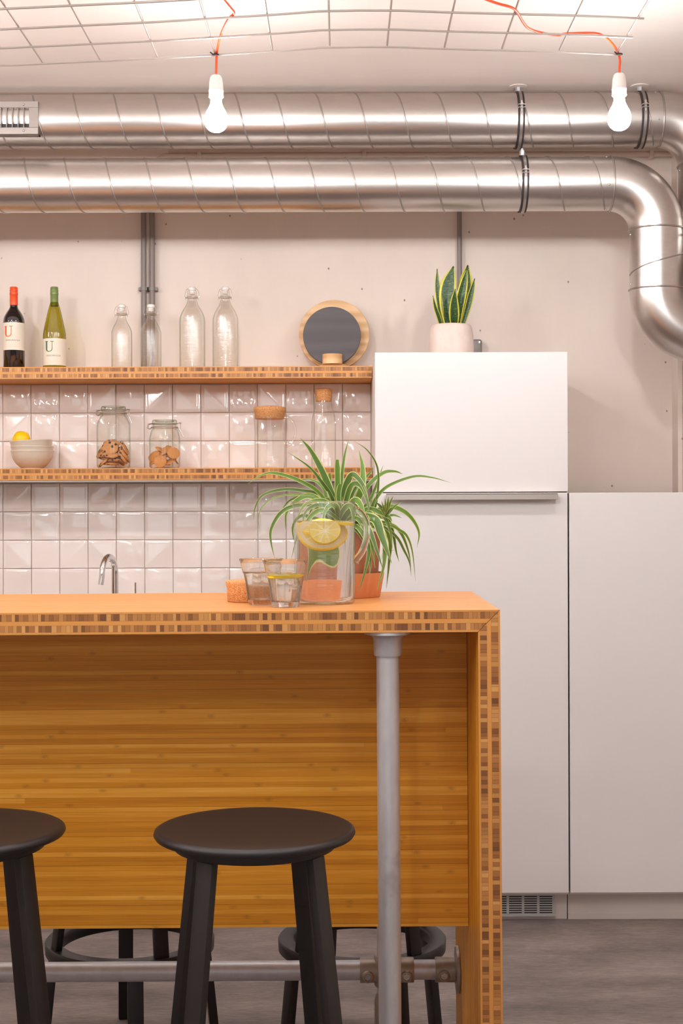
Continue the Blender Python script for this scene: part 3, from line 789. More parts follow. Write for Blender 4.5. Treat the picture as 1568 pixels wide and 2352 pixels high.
# ------------------------------------------------------------------ conduits on the wall
WY = WALL+.006
def conduit(label, pts, mat, r=.0095, nm='conduit'):
    p0 = Vector(pts[-1]); b = B(); tube(b, smooth_path(pts, 1) if len(pts) < 3 else pts, r, 16)
    return one(nm, b, mat, label, 'conduit', p0, 'wall conduits')
yc = WY-.022
zA = Z(357, yc, 600)
xv2 = X(349.5, yc, 600); xv1 = X(330, yc, 600); xv3 = X(1055, yc, 600)
bend = [(xv2+.06-.06*math.cos(a*PI/16), yc, zA-.06+.06*math.sin(a*PI/16)) for a in range(0, 9)]
k1 = conduit('beige conduit with a bent end running between the two ducts', [(1.75, yc, zA)]+[Vector(p) for p in bend[::-1]]+[(xv2, yc, zA-.16)], 'conduit_beige')
k2 = conduit('right-hand one of the grey conduit pair behind the small clip-top bottles', [(xv2, yc, zA-.162), (xv2, yc, s1z1+.001)], 'conduit_grey')
k3 = conduit('left-hand one of the grey conduit pair behind the small clip-top bottles', [(xv1, yc, zA-.162), (xv1, yc, s1z1+.001)], 'conduit_grey')
k4 = conduit('grey conduit running down behind the snake plant', [(xv3, yc, zA-.011), (xv3, yc, Z(790, yc, 1055))], 'conduit_grey', .0085)
def clip(parent, xc, zc, w_=.0, h_=.012):
    b = B(); box(b, xc-.0075, xc+.0075, yc-.014, WY, zc-.015, zc+.015, .003, 2); part('clip', b, 'conduit_beige', parent, True)
for q in (458, 836, 1195, 1495): clip(k1, X(q, yc, 357), zA)
zk = Z(664, yc, 340)
for kk, xq in ((k3, xv1), (k2, xv2)):
    b = B(); lathe(b, [(.0096, -.006), (.0125, -.006), (.0125, .006), (.0096, .006)], 16, (xq, yc, zk), 'Z', closed=True)
    box(b, xq-.0185, xq-.010, yc-.006, WY, zk-.006, zk+.006, .001); box(b, xq+.010, xq+.0185, yc-.006, WY, zk-.006, zk+.006, .001)
    part('clip', b, 'box_grey', kk, True)
b = B(); box(b, X(388, yc, 345), 1.85, WY-.03, WY, Z(352, yc, 900)+.002, Z(341, yc, 900), .002)
one('cable_trunking', b, 'conduit_beige', 'flat beige cable trunking on the wall just under the upper duct', 'trunking', (.6, WY-.015, Z(352, yc, 900)+.002))
b = B(); box(b, X(1030, WY-.04, 790), X(1106.5, WY-.04, 790), WY-.045, WY, 1.80, Z(779, WY-.045, 1055), .008, 3)
t = one('junction_box', b, 'box_grey', 'grey plastic junction box half hidden behind the concrete pot', 'box', (xv3, WY-.02, 1.80))
b = B(); lathe(b, [(0, -.002), (.004, -.0018), (.0045, 0), (0, .001)], 12, (X(1101, WY-.045, 785), WY-.045, Z(786, WY-.045, 1100)), 'Y'); part('screw', b, 'chrome', t, True)

# ------------------------------------------------------------------ ceiling mesh
MZ = 2.485
rows = [3.75-.138*k for k in range(0, 9)]
def mesh_z(x, y):
    p = 784+x*F/3.75
    base = MZ
    pts = [(-400, -.030), (0, -.030), (400, -.010), (640, .006), (760, .016), (900, .016), (1030, .010), (1290, .002), (1430, -.006), (1600, -.006)]
    for (a, za), (b_, zb_) in zip(pts, pts[1:]):
        if a <= p <= b_: return base+za+(zb_-za)*(p-a)/(b_-a)
    return base+(pts[0][1] if p < 0 else -.006)
mesh = thing('wire_mesh', 'steel reinforcing mesh hung below the ceiling', 'mesh', (0, 3.2, MZ))
xs = [.723-.15*k for k in range(24)]
for y in rows:
    b = B(); pts = [(x, y, mesh_z(x, y)) for x in [.735, .70]+[.65-.1*k for k in range(38)]]
    tube(b, pts, .0029, 8); part('wire', b, 'zinc_wire', mesh, True)
for x in xs:
    b = B(); tube(b, [(x, 3.752, mesh_z(x, 0)+.0058), (x, 3.3, mesh_z(x, 0)+.0058), (x, rows[-1]-.02, mesh_z(x, 0)+.0058)], .0027, 8); part('cross_wire', b, 'zinc_wire', mesh, True)
for x in (.423, -.777, -1.977):
    b = B(); tube(b, [(x, rows[5], mesh_z(x, 0)), (x, rows[5], CEIL)], .0015, 6); part('hanger', b, 'zinc_wire', mesh, True)

# ------------------------------------------------------------------ bulbs
def onmesh(px_, py_, dz=0.):
    d = F*(MZ-.0-H)/(HY-(py_+TH*(px_-784))); p = P(px_, py_, d); p.z += dz; return p
def pendant(label, x, y, ztop, cord_pts=None, zb=None):
    """ztop: where the socket starts"""
    t = thing('pendant_bulb', label, 'lamp', (x, y, ztop), 'bare bulbs on orange cords')
    b = B(); lathe(b, sprof([(0, 0), (.006, 0), (.0135, -.004), (.0175, -.018), (.019, -.040)], 4)+[(.0195, -.041), (.0195, -.044), (.019, -.045), (.0195, -.058), (.017, -.0605), (0, -.0605)], 32)
    part('socket', b, 'socket_white', t)
    b = B(); z0 = -.0605
    lathe(b, [(.014, z0), (.0142, z0-.012)]+[(v[0], v[1]) for v in sprof([(.0145, z0-.013), (.0185, z0-.024), (.027, z0-.040), (.0305, z0-.057), (.0265, z0-.075), (.015, z0-.0865), (0, z0-.0895)], 3)], 20)
    part('bulb', b, 'bulb_light', t)
    if cord_pts is None:
        zm = mesh_z(x, y); cord_pts = [Vector((x+.02, y-.14, zm+.012)), Vector((x+.008, y-.06, zm+.012)), Vector((x, y-.008, zm+.006)), Vector((x, y-.001, zm-.01)), Vector((x, y, ztop-.004))]
    b = B(); tube(b, smooth_path(cord_pts, 6), .0032, 10); part('cord', b, 'cord_orange', t, True)
    zt = mesh_z(x, y); b = B()
    tube(b, [Vector((x+.007*math.cos(a), y-.004+.007*math.sin(a), zt)) for a in [2*PI*k/12 for k in range(12)]], .0016, 6, closed=True)
    tube(b, [(x-.007, y-.006, zt), (x-.014, y-.012, zt+.004)], .0016, 6)
    part('cable_tie', b, 'black_plastic', t, True)
    return t
def pend_at(px_, label, pts, ysock):
    d = 3.752; p = P(px_, ysock, d); cp = []
    for (a, c) in pts:
        if c < 118: cp.append(onmesh(a, c, .006))
        else: cp.append(P(a, c, d-.003))
    cp.append(Vector((p.x, d, p.z-.004)))
    return pendant(label, p.x, d, p.z, cp)
p1 = pend_at(496, 'glowing bare bulb on an orange cord, the one above the clear bottles',
        [(500, -20), (507, -4), (516, 8), (528, 22), (537, 36), (524, 50), (510, 78), (503, 100), (498, 119), (497, 132), (496.5, 150)], 172)
p2 = pend_at(1421.5, 'glowing bare bulb on an orange cord near the bends of the ducts',
        [(1070, -16), (1105, 0), (1140, 13), (1172, 22), (1186, 32), (1200, 55), (1213, 70), (1240, 80), (1280, 86), (1298, 83), (1360, 81.5), (1385, 88), (1405, 105), (1418, 119), (1423, 138), (1422, 155)], 168)
zs_ = p1.location.z
k = 0
for yy in (3.752, 2.30, 1.65, .80):
    for xx in (p2.location.x, p1.location.x, p1.location.x-1.05, p1.location.x-2.1):
        if yy > 3 and xx > -.5: continue
        k += 1
        pendant('bare bulb on an orange cord outside the photo, hung from the mesh over the room', xx, yy, zs_-.004)

# ------------------------------------------------------------------ glass helpers
def vessel(outer, th, inner_floor):
    """closed profile: outer wall up, inner wall down; outer is a list of (r,h) bottom->top"""
    inner = [(max(r-th, .0005), h) for r, h in outer if h > inner_floor][::-1]
    return [(0, outer[0][1])]+outer+inner+[(inner[-1][0]*.9, inner_floor), (0, inner_floor)]
BY = 4.965; UZ = s1z1
def clip_bottle(px_, rb, h, label, grp, stem=None):
    x = X(px_, BY, 780); t = thing('swing_top_bottle', label, 'bottle', (x, BY, UZ+.0005), grp)
    if rb < .04: pr = [(rb*.86, 0), (rb, .006), (rb, .118), (rb*.985, .130), (rb*.80, .148), (rb*.52, .166), (.0145, .178), (.0135, .186)]
    else: pr = [(rb*.88, 0), (rb, .008), (rb, .160), (rb*.97, .178), (rb*.78, .200), (rb*.50, .220), (.0165, .236), (.0150, .244)]
    zt_ = h-.012; zn = pr[-1][1]
    pr = pr[:2]+sprof(pr[2:], 4)+[(.0175, zn+.004), (.0175, zn+.010), (.0150, zn+.014), (.0150, zt_-.012), (.0165, zt_-.009), (.0160, zt_)]
    b = B(); lathe(b, [(0, .004), (rb*.6, .002)]+pr, 40); part('glass_body', b, 'bottle_glass', t, ang=60)
    b = B(); lathe(b, [(0, zt_-.012), (.009, zt_-.012), (.0105, zt_), (.0135, zt_+.001), (.0145, zt_+.005), (.0135, zt_+.010), (.010, zt_+.0125), (0, zt_+.013)], 24)
    part('stopper', b, 'porcelain', t)
    b = B(); zl_ = zn+.002
    for q in (-1, 1):
        tube(b, smooth_path([(q*.006, -.004, zt_+.006), (q*.018, -.004, zt_+.004), (q*.0225, -.006, zl_+.018), (q*.025, -.006, zl_+.006), (q*.021, -.008, zl_-.001)], 4), .0009, 6)
        tube(b, [(q*.0205, -.008, zl_+.003), (q*.0215, -.009, zl_-.006)], .0016, 6)
    tube(b, smooth_path([(-.021, -.008, zl_), (-.010, -.018, zl_-.004), (0, -.0195, zl_-.005), (.010, -.018, zl_-.004), (.021, -.008, zl_)], 4), .0010, 6)
    tube(b, [(.0178*math.cos(a), .0178*math.sin(a), zl_+.004) for a in [2*PI*k/20 for k in range(20)]], .0009, 6, closed=True)
    part('wire_bail', b, 'steel_brushed', t)
    return t
hs = Z(700, BY, 280)-UZ; hl = Z(660, BY, 480)-UZ
clip_bottle(279.5, .0355, hs, 'small clear swing-top bottle, left of the conduit pair', 'empty swing-top bottles')
clip_bottle(346.5, .0355, hs, 'small clear swing-top bottle in front of the conduit pair', 'empty swing-top bottles')
clip_bottle(441.5, .0445, hl, 'large clear swing-top bottle next to the small ones', 'empty swing-top bottles')
clip_bottle(517.5, .0445, hl, 'large clear swing-top bottle nearest the round boards', 'empty swing-top bottles')

# wine bottles
def curve_label(parent, r, z0, z1, a0, a1, name='paper_label', mat='paper'):
    bm = B(); n = 24; lo, hi = [], []
    for k in range(n+1):
        a = a0+(a1-a0)*k/n; x, y = r*math.sin(a), -r*math.cos(a)
        lo.append(bm.verts.new((x, y, z0))); hi.append(bm.verts.new((x, y, z1)))
    for k in range(n): bm.faces.new((lo[k], lo[k+1], hi[k+1], hi[k]))
    return part(name, bm, mat, parent, recalc=False)
def wrap_polys(polys, r, zc, xc):
    bm = B()
    for poly in polys:
        # subdivide along x by clipping quads is unnecessary: pieces are narrow
        vs = [bm.verts.new((r*math.sin((x+xc)/r), -r*math.cos((x+xc)/r), z+zc)) for x, z in poly]; bm.faces.new(vs)
    return bm
def big_u(s):
    """seriffed letter U, height about s, thick left stem and thin right stem"""
    P_ = []
    def rect(x0, x1, z0, z1):
        n = 3
        for k in range(n): P_.append([(x0+(x1-x0)*k/n, z0), (x0+(x1-x0)*(k+1)/n, z0), (x0+(x1-x0)*(k+1)/n, z1), (x0+(x1-x0)*k/n, z1)])
    rect(-.44*s, -.10*s, .94*s, 1.0*s); rect(.12*s, .46*s, .94*s, 1.0*s)
    rect(-.36*s, -.17*s, .30*s, .95*s); rect(.28*s, .34*s, .30*s, .95*s)
    n = 14
    for k in range(n):
        a0, a1 = PI+PI*k/n, PI+PI*(k+1)/n
        def pt(a, o):
            f = (math.cos(a)+1)/2
            rx = .355 if o else (.175*(1-f)+.285*f)
            return ((-.01+rx*math.cos(a) - (0 if o else 0))*s, (.30+(.30 if o else .235)*math.sin(a))*s)
        q0 = pt(a0, 1); q1 = pt(a1, 1); q2 = pt(a1, 0); q3 = pt(a0, 0); P_.append([q0, q1, q2, q3])
    return P_
def text_on(parent, txt, size, r, zc, xc, mat):
    cu = bpy.data.curves.new('txt', 'FONT'); cu.body = txt; cu.size = size; cu.align_x = 'CENTER'; cu.space_character = 1.1; cu.resolution_u = 2
    ob = bpy.data.objects.new('txt', cu); COL.objects.link(ob)
    bpy.context.view_layer.update(); dg = bpy.context.evaluated_depsgraph_get()
    me = bpy.data.meshes.new_from_object(ob.evaluated_get(dg)); bpy.data.objects.remove(ob)
    for v in me.vertices:
        x, z = v.co.x+xc, v.co.y+zc; v.co = (r*math.sin(x/r), -r*math.cos(x/r), z)
    me.materials.clear(); me.materials.append(M[mat]); me.name = 'label_text'
    o = bpy.data.objects.new('label_text', me); COL.objects.link(o); o.parent = parent; return o
def wine(px_, label, white):
    x = X(px_, BY, 780); t = thing('wine_bottle', label, 'bottle', (x, BY, UZ+.0005))
    r = .0395 if white else .0368; h = Z(659.5, BY, px_)-UZ
    nr = .0128
    if white: pr = [(r*.9, 0), (r, .006), (r, .108)]+sprof([(r, .112), (r*.97, .128), (r*.78, .165), (r*.55, .205), (nr+.001, .232), (nr, h-.05)], 4)+[(nr, h-.004)]
    else: pr = [(r*.9, 0), (r, .006), (r, .162)]+sprof([(r, .165), (r*.93, .180), (r*.70, .197), (.0155, .212), (nr, .224), (nr, h-.05)], 4)+[(nr, h-.004)]
    b = B(); lathe(b, [(0, .003), (r*.7, .002)]+pr, 48)
    part('glass_body', b, 'green_bottle_glass' if white else 'wine_red', t, ang=60)
    zc0 = h-(.066 if white else .0635)
    b = B(); cr = nr+.0008
    lathe(b, [(cr, zc0), (cr, h-.028), (cr+.0007, h-.027), (cr+.0007, h-.0195), (cr, h-.0185), (cr, h-.0155), (cr+.0006, h-.0145), (cr+.0006, h-.011), (cr, h-.0098), (cr, h-.003), (cr-.002, h), (0, h)], 32)
    part('cap', b, 'cap_green' if white else 'cap_orange', t)
    z0, z1 = ((.0125, .1045) if white else (.0655, .1600))
    L = curve_label(t, r+.0003, z0, z1, -1.75, 1.75)
    rr = r+.0006; ang = -.0095
    um = big_u(.037)
    bm = wrap_polys(um, rr, z1-.0465 if white else z1-.0495, -.0115 if white else -.0125)
    finish(bm, 'letter', 'ink_green' if white else 'ink_orange', L)
    text_on(L, 'UNDURRAGA', .0078, rr, z1-.062 if white else z1-.064, .0035, 'ink_grey')
    bm = B()
    for kz in ((z1-.078), (z1-.083)):
        for q in range(8):
            a0, a1 = -.25+q*.09, -.25+q*.09+.08
            vs = [bm.verts.new((rr*math.sin(a), -rr*math.cos(a), z)) for a, z in ((a0, kz), (a1, kz), (a1, kz+.0006), (a0, kz+.0006))]; bm.faces.new(vs)
    finish(bm, 'fine_print', 'conduit_beige', L)
    return t
wine(32, 'red wine bottle with orange cap and orange U on its label', False)
wine(125, 'green white-wine bottle with green cap and green U on its label', True)

# round boards and their holder
x = X(765, 4.97, 780); rL = 162/2*4.99/F; rD = 132.5/2*4.955/F
t = thing('board_holder', 'small pale wooden holder in front of the round boards', 'stand', (x, 4.94, UZ+.0005))
b = B(); lathe(b, [(0, 0), (.0475, 0), (.0475, .012), (.0465, .013), (0, .013)], 40, (0, .03, 0)); part('base', b, 'pale_wood', t, ang=50)
b = B(); lathe(b, [(0, .0132), (.0345, .0132), (.0345, .046), (.0335, .047), (0, .047)], 40, (-.003, -.002, 0))
bmesh.ops.bisect_plane(b, geom=b.verts[:]+b.edges[:]+b.faces[:], plane_co=(0, .008, 0), plane_no=(0, 1, 0), clear_outer=True)
bmesh.ops.holes_fill(b, edges=[e for e in b.edges if e.is_boundary]); part('block', b, 'pale_wood', t, ang=50)
def disc(name, c, r, th, mat, label, tilt=0.):
    b = B(); lathe(b, [(0, -th/2), (r-.001, -th/2), (r, -th/2+.001), (r, th/2-.001), (r-.001, th/2), (0, th/2)], 72, (0, 0, 0), 'Y')
    o = finish(b, name, mat); o.location = c; o.rotation_euler = (tilt, 0, 0); return tag(o, label, 'board')
disc('round_board', (X(762, 4.957, 770), 4.957, UZ+.0140+rD), rD, .014, 'dark_stained_wood', 'smaller dark grey round wooden board in the wooden holder', -.03)
disc('round_board', (X(767, 5.0, 757), 5.015, UZ+.001+rL), rL, .016, 'pale_wood', 'large pale round wooden board behind the dark one', -.09)

# snake plant
def ribbon(pts, wfun, fold=.25, n_across=4, normal=None, k=5):
    bm = B(); uvl = bm.loops.layers.uv.new('UVMap'); path = smooth_path(pts, k); N = len(path); rows_ = []
    ref = Vector(normal) if normal else Vector((0, -1, 0))
    for i, p in enumerate(path):
        t = (path[min(i+1, N-1)]-path[max(i-1, 0)]).normalized()
        s = t.cross(ref)
        if s.length < .05: s = Vector((1, 0, 0))
        s.normalize(); nn = s.cross(t).normalized(); wv = wfun(i/(N-1)); row = []
        for j in range(n_across+1):
            q = j/n_across*2-1
            row.append(bm.verts.new(p+s*q*wv/2+nn*(abs(q))*wv/2*fold))
        rows_.append(row)
    for i in range(N-1):
        for j in range(n_across):
            f = bm.faces.new((rows_[i][j], rows_[i][j+1], rows_[i+1][j+1], rows_[i+1][j]))
            for l, (a, c) in zip(f.loops, ((j, i), (j+1, i), (j+1, i+1), (j, i+1))): l[uvl].uv = (a/n_across, c/(N-1))
    return bm
SY = 4.72; sx_ = X(1035.5, SY, 775)
t = thing('snake_plant', 'snake plant with yellow-edged leaves in a pale concrete pot', 'plant', (sx_, SY, ztop+.0002))
pr = .0745; ph = Z(741.5, SY-.06, 1035)-ztop
b = B(); lathe(b, [(0, 0), (pr*.93, 0), (pr*.99, .01), (pr, .04), (pr*.97, .085), (pr*.92, ph-.01), (pr*.86, ph-.001), (pr*.80, ph), (pr*.78, ph-.004), (pr*.76, ph-.02), (0, ph-.022)], 56); part('pot', b, 'concrete_pot', t, ang=60)
b = B(); lathe(b, [(0, ph-.014), (pr*.765, ph-.016)], 32); part('soil', b, 'soil', t)
SL = [([(1017, 752), (1010, 705), (1004.5, 660), (1003.5, 617)], 15, .55, 0), ([(1033, 752), (1027, 700), (1030, 655), (1041, 611)], 38, .55, .00),
      ([(1056, 752), (1064, 700), (1068, 655), (1074, 608)], 33, .60, .02), ([(1048, 752), (1055, 700), (1064, 655), (1072, 617)], 22, .45, -.015),
      ([(1060, 752), (1072, 712), (1080, 680), (1090, 639)], 16, .6, -.005), ([(1043, 752), (1043, 725), (1043, 695), (1045, 664)], 23, .42, -.03),
      ([(1014, 752), (1007, 728), (999, 705), (994, 679)], 10, .35, -.02)]
for pts, wpx, pk, dy in SL:
    W_ = wpx/ (F/SY)
    def wf(s, W_=W_, pk=pk):
        if s < pk: return W_*(.62+.38*math.sin(s/pk*PI/2))
        u = (s-pk)/(1-pk); return W_*max(.02, (1-u**1.9))
    wp = [P(a, c, SY+dy*(.4+.6*i)) for i, (a, c) in enumerate(pts)]
    o = part('leaf', ribbon(wp, wf, .35, 6, (rnd.uniform(-.25, .25), -1, 0)), 'snake_leaf', t, True, recalc=False)
    sm = o.modifiers.new('thick', 'SOLIDIFY'); sm.thickness = .0018

# ------------------------------------------------------------------ lower shelf things
LZ = s2z1; LY = 4.965
bowl_r = 98/2*LY/F
def bowl_bm():
    b = B(); r = bowl_r; pr = [(.0, .0), (.036, .0), (.037, .004)]+sprof([(.040, .005), (.055, .018), (.067, .036), (r-.002, .055), (r, .0615)], 4)
    inn = [(max(a-.0035, 0), c) for a, c in pr[4:]][::-1]
    lathe(b, pr+[(r-.0005, .0635), (r-.003, .0635)]+inn+[(.03, .008), (0, .007)], 48); return b
bx_ = X(74, LY, 1040); zt3 = Z(1007, LY, 74)
prev = None
for k, lb in enumerate(('beige bowl at the bottom of the stack of three', 'beige bowl in the middle of the stack of three', 'beige bowl at the top of the stack, holding the lemon')):
    if prev is None: o = finish(bowl_bm(), 'bowl', 'bowl_glaze'); prev = o
    else: o = prev.copy(); COL.objects.link(o)
    o.location = (bx_, LY, LZ+.0005+(0, .0150, .0345)[k]); tag(o, lb, 'bowl', 'stacked beige bowls')
    if k == 2: o.rotation_euler = (0, -.05, 0)
b = B(); lathe(b, sprof([(0, -.031), (.006, -.030), (.0245, -.020), (.0300, 0), (.0245, .020), (.007, .030), (.004, .034), (0, .035)], 4), 28, axis='X')
lem = one('lemon', b, 'lemon_skin', 'whole yellow lemon lying in the top bowl', 'fruit'); lem.location = (X(50, LY, 1003), LY-.005, Z(1010.5, LY, 50)); lem.rotation_euler = (0, .1, .4)

def kilner(px_, r, h, label, rn=None):
    x = X(px_, LY, 1000); t = thing('clip_top_jar', label, 'jar', (x, LY, LZ+.0005), 'clip-top glass jars')
    rn = .0435
    zb_ = h-.030
    pr = [(r*.86, 0), (r*.97, .008), (r, .020)]+[(r, zb_-.050)]+sprof([(r, zb_-.046), (r*.97, zb_-.028), (rn+.004, zb_-.010), (rn, zb_-.002)], 4)+[(rn+.0015, zb_), (rn+.0015, zb_+.010), (rn-.0035, zb_+.011), (rn-.004, zb_-.004)]
    b = B(); lathe(b, [(0, .007), (r*.7, .004)]+pr, 48); part('glass_body', b, 'jar_glass', t, ang=50)
    b = B(); lathe(b, [(0, h-.006), (rn-.012, h-.006), (rn-.008, h-.002), (rn-.003, h), (rn-.001, h-.003), (rn, h-.010), (rn, h-.0155), (rn-.006, h-.018), (0, h-.017)], 48); part('lid', b, 'lid_glass', t, ang=50)
    b = B(); zl_ = h-.0135
    tube(b, [((rn+.0022)*math.cos(a), (rn+.0022)*math.sin(a), zl_) for a in [2*PI*k/36 for k in range(36)]], .0013, 6, closed=True)
    tube(b, [((rn+.0025)*math.cos(a), (rn+.0025)*math.sin(a), zb_+.004) for a in [2*PI*k/36 for k in range(36)]], .0013, 6, closed=True)
    q = rn+.003
    for yy in (-.012, .012): tube(b, smooth_path([(-q+.002, yy, zl_), (-q-.008, yy, zl_-.001), (-q-.011, yy, zl_-.010), (-q-.0125, yy, zb_+.002), (-q-.006, yy, zb_-.001), (-q+.001, yy, zb_+.004)], 3), .0012, 6)
    tube(b, smooth_path([(q-.002, -.010, zl_), (q+.009, -.010, zl_+.003), (q+.011, -.004, zl_+.001)], 3), .0012, 6)
    tube(b, smooth_path([(q, -.012, zb_+.004), (q+.003, -.014, zb_-.004), (q+.008, -.014, zb_-.008), (q+.010, -.012, zl_-.004), (q+.004, -.010, zl_+.004)], 3), .0013, 6)
    tube(b, smooth_path([(q+.005, -.014, zb_-.001), (q+.012, -.016, zb_-.012), (q+.017, -.016, zb_-.024), (q+.0195, -.016, zb_-.028)], 3), .0015, 6)
    part('wire_clasp', b, 'steel_brushed', t)
    return t
hj1 = Z(934, LY, 260)-LZ; hj2 = Z(965, LY, 378)-LZ
kilner(260.5, .058, hj1, 'taller clip-top jar holding chocolate chip cookies')
kilner(378, .0535, hj2, 'shorter clip-top jar holding small round waffles')
def cookie_mesh(r, th, mat, seed):
    rr = random.Random(seed); b = B()
    lathe(b, [(0, 0), (r*.86, 0), (r, th*.35), (r*.97, th*.65), (r*.75, th*.95), (0, th)], 22)
    for v in b.verts:
        v.co.x *= 1+rr.uniform(-.03, .03); v.co.y *= 1+rr.uniform(-.03, .03); v.co.z += rr.uniform(-.0008, .0008)
    return b
def put_round(name, mat, r, th, items, cxp, label, cat, grp):
    protos = []
    for i in range(3):
        o = finish(cookie_mesh(r, th, mat, i+1), name, mat, ang=60); protos.append(o)
    for i, (px_, py_, dy, rx, ry, rz_) in enumerate(items):
        if i < 3: o = protos[i]
        else: o = protos[i % 3].copy(); COL.objects.link(o)
        o.location = P(px_, py_, LY+dy); o.rotation_euler = (rx, ry, rz_); tag(o, label, cat, grp)
cook = [(255, 1068, 0, .05, .03, 0), (262, 1061, -.012, -.05, .06, 1), (248, 1058, .01, .12, -.05, 2), (278, 1052, -.015, .1, .95, .2), (282, 1043, -.002, .15, 1.0, .1), (270, 1058, .018, .1, .75, .5),
        (254, 1046, -.024, .45, 0, .3), (253, 1030, -.018, 1.05, .05, 0), (237, 1040, -.002, .2, -.9, .4), (240, 1028, .008, .15, -.95, 0), (283, 1030, .008, .2, 1.05, .2), (262, 1040, .022, .7, .1, 1.), (242, 1050, .024, .2, -.3, 1.), (244, 1042, .0, .3, -.5, .4), (272, 1036, .006, .3, .5, 1.2), (256, 1022, .004, .5, -.3, .6), (284, 1050, .022, .2, .9, .4), (243, 1062, -.006, .1, -.7, .1), (266, 1048, .006, .2, .2, .9)]
put_round('cookie', 'cookie_dough', .0285, .0105, cook, 0, 'chocolate chip cookie in the taller clip-top jar', 'cookie', 'cookies in the taller jar')
waf = [(368, 1060, -.028, 1.25, .1, .1), (398, 1041, -.024, 1.15, .25, .2), (392, 1060, -.016, .35, -.5, .2), (376, 1068, .01, .05, .05, .3), (385, 1064, -.002, .2, -.45, 0), (352, 1058, -.010, .3, -1.15, .1),
       (362, 1044, .005, .4, -.65, .3), (376, 1037, .002, .3, -.75, .5), (388, 1050, .01, .3, .6, .3), (372, 1052, .012, .4, .3, 1.), (400, 1056, .016, .2, .9, .4), (384, 1042, .018, .7, .2, .2), (360, 1064, .02, .1, -.1, 0), (354, 1048, -.004, .3, -.9, .6), (368, 1050, -.012, .6, -.2, .2), (370, 1034, .012, .3, .4, .1), (392, 1034, .008, .5, .6, .1)]
put_round('waffle', 'waffle', .0225, .0042, waf, 0, 'small round caramel waffle in the shorter clip-top jar', 'waffle', 'waffles in the shorter jar')

# cork-lidded jug on the shelf
def cork_lid_bm(r, h): 
    b = B(); lathe(b, [(0, 0), (r*.90, 0), (r*.93, .001), (r*.96, h*.55), (r, h*.62), (r*1.01, h*.80), (r*.97, h*.93), (r*.6, h), (0, h*1.02)], 40); return b
hx = X(619.5, LY, 1000); hj = Z(945, LY, 620)-LZ; rj = .0535
t = thing('glass_jug', 'clear glass jug with a cork lid on the lower shelf', 'jug', (hx, LY, LZ+.0005))
b = B(); lathe(b, [(0, .004), (rj*.8, .002), (rj*.95, 0), (rj, .007), (rj, .06), (rj*.985, .12), (rj*.97, hj-.012), (rj, hj)], 48)
for v in b.verts:
    if v.co.z > hj-.02 and v.co.x < -.8*rj: v.co.x -= (.012*(v.co.z-hj+.02)/.02)*max(0, 1-abs(v.co.y)/.02)
part('glass_body', b, 'clear_glass', t, ang=60)
b = B(); tube(b, smooth_path([(rj-.002, 0, hj-.022), (rj+.014, 0, hj-.024), (rj+.032, 0, hj-.050), (rj+.034, 0, hj-.085), (rj+.020, 0, hj-.112), (rj-.001, 0, hj-.124)], 5), .0045, 12); part('handle', b, 'clear_glass', t, ang=80)
b = cork_lid_bm(.0555, .044); bmesh.ops.translate(b, verts=b.verts[:], vec=(0, 0, Z(963, LY, 620)-LZ)); part('cork_lid', b, 'cork', t, ang=60)
# carafe
hx = X(743, LY, 1000); hc = Z(912, LY, 742)-LZ
t = thing('carafe', 'slim clear glass carafe with a cork stopper on the lower shelf', 'carafe', (hx, LY, LZ+.0005))
rc = .0425
b = B(); lathe(b, [(0, .004), (rc*.8, .002), (rc*.95, 0), (rc, .006), (rc, .10)]+sprof([(rc, .14), (rc*.98, .165), (rc*.86, .19), (rc*.70, .215), (rc*.66, .235), (rc*.70, hc)], 4), 48); part('glass_body', b, 'clear_glass', t, ang=60)
b = cork_lid_bm(.0305, .044); bmesh.ops.translate(b, verts=b.verts[:], vec=(0, 0, Z(922, LY, 742)-LZ)); part('stopper', b, 'cork', t, ang=60)

# ------------------------------------------------------------------ tap
TY = 4.82; tx = X(265.5, TY, 1340); tz = .898
t = thing('kitchen_tap', 'chrome gooseneck kitchen tap behind the bar', 'tap', (tx, TY, tz+.0003))
ztp = Z(1272, TY-.06, 250)-tz-.009
b = B(); q = []
for i in range(13):
    a = PI*i/12; q.append((-.012*(1-math.cos(a)), -.065*(1-math.cos(a)), ztp-.060+.060*math.sin(a)))
tube(b, [(0, 0, 0), (0, 0, ztp-.12)]+q+[(-.028, -.132, ztp-.090)], .0095, 20)
lathe(b, [(0, 0), (.024, 0), (.024, .006), (.020, .010), (.0, .010)], 28); part('spout', b, 'chrome', t, ang=60)
b = B(); zk = Z(1298, TY-.02, 262)-tz
cyl(b, (-.004, -.022, .0), .0065, zk-.006, n=16); lathe(b, sprof([(0, -.007), (.0065, -.005), (.0075, 0), (.005, .006), (0, .0075)], 3), 18, (-.004, -.022, zk))
tube(b, smooth_path([(-.005, -.024, zk+.004), (-.009, -.03, zk+.010), (-.015, -.036, zk+.014)], 3), .0022, 8); part('lever', b, 'chrome', t, ang=60)
b = B(); xr_ = X(311, TY, 1350); hz = Z(1338, TY, 311)-tz
cyl(b, (0, 0, 0), .0035, hz, n=14, bev=.0008); lathe(b, [(0, 0), (.02, 0), (.02, .006), (.012, .02), (0, .022)], 24)
o = one('soap_pump', b, 'chrome', 'slim upright chrome rod to the right of the tap', 'dispenser'); o.location = (xr_, TY, tz+.0003)

# ------------------------------------------------------------------ things on the bar
def onbar(px_, py_, d):
    p = P(px_, py_, d); return Vector((p.x, d, barz(p.x)+.0004))
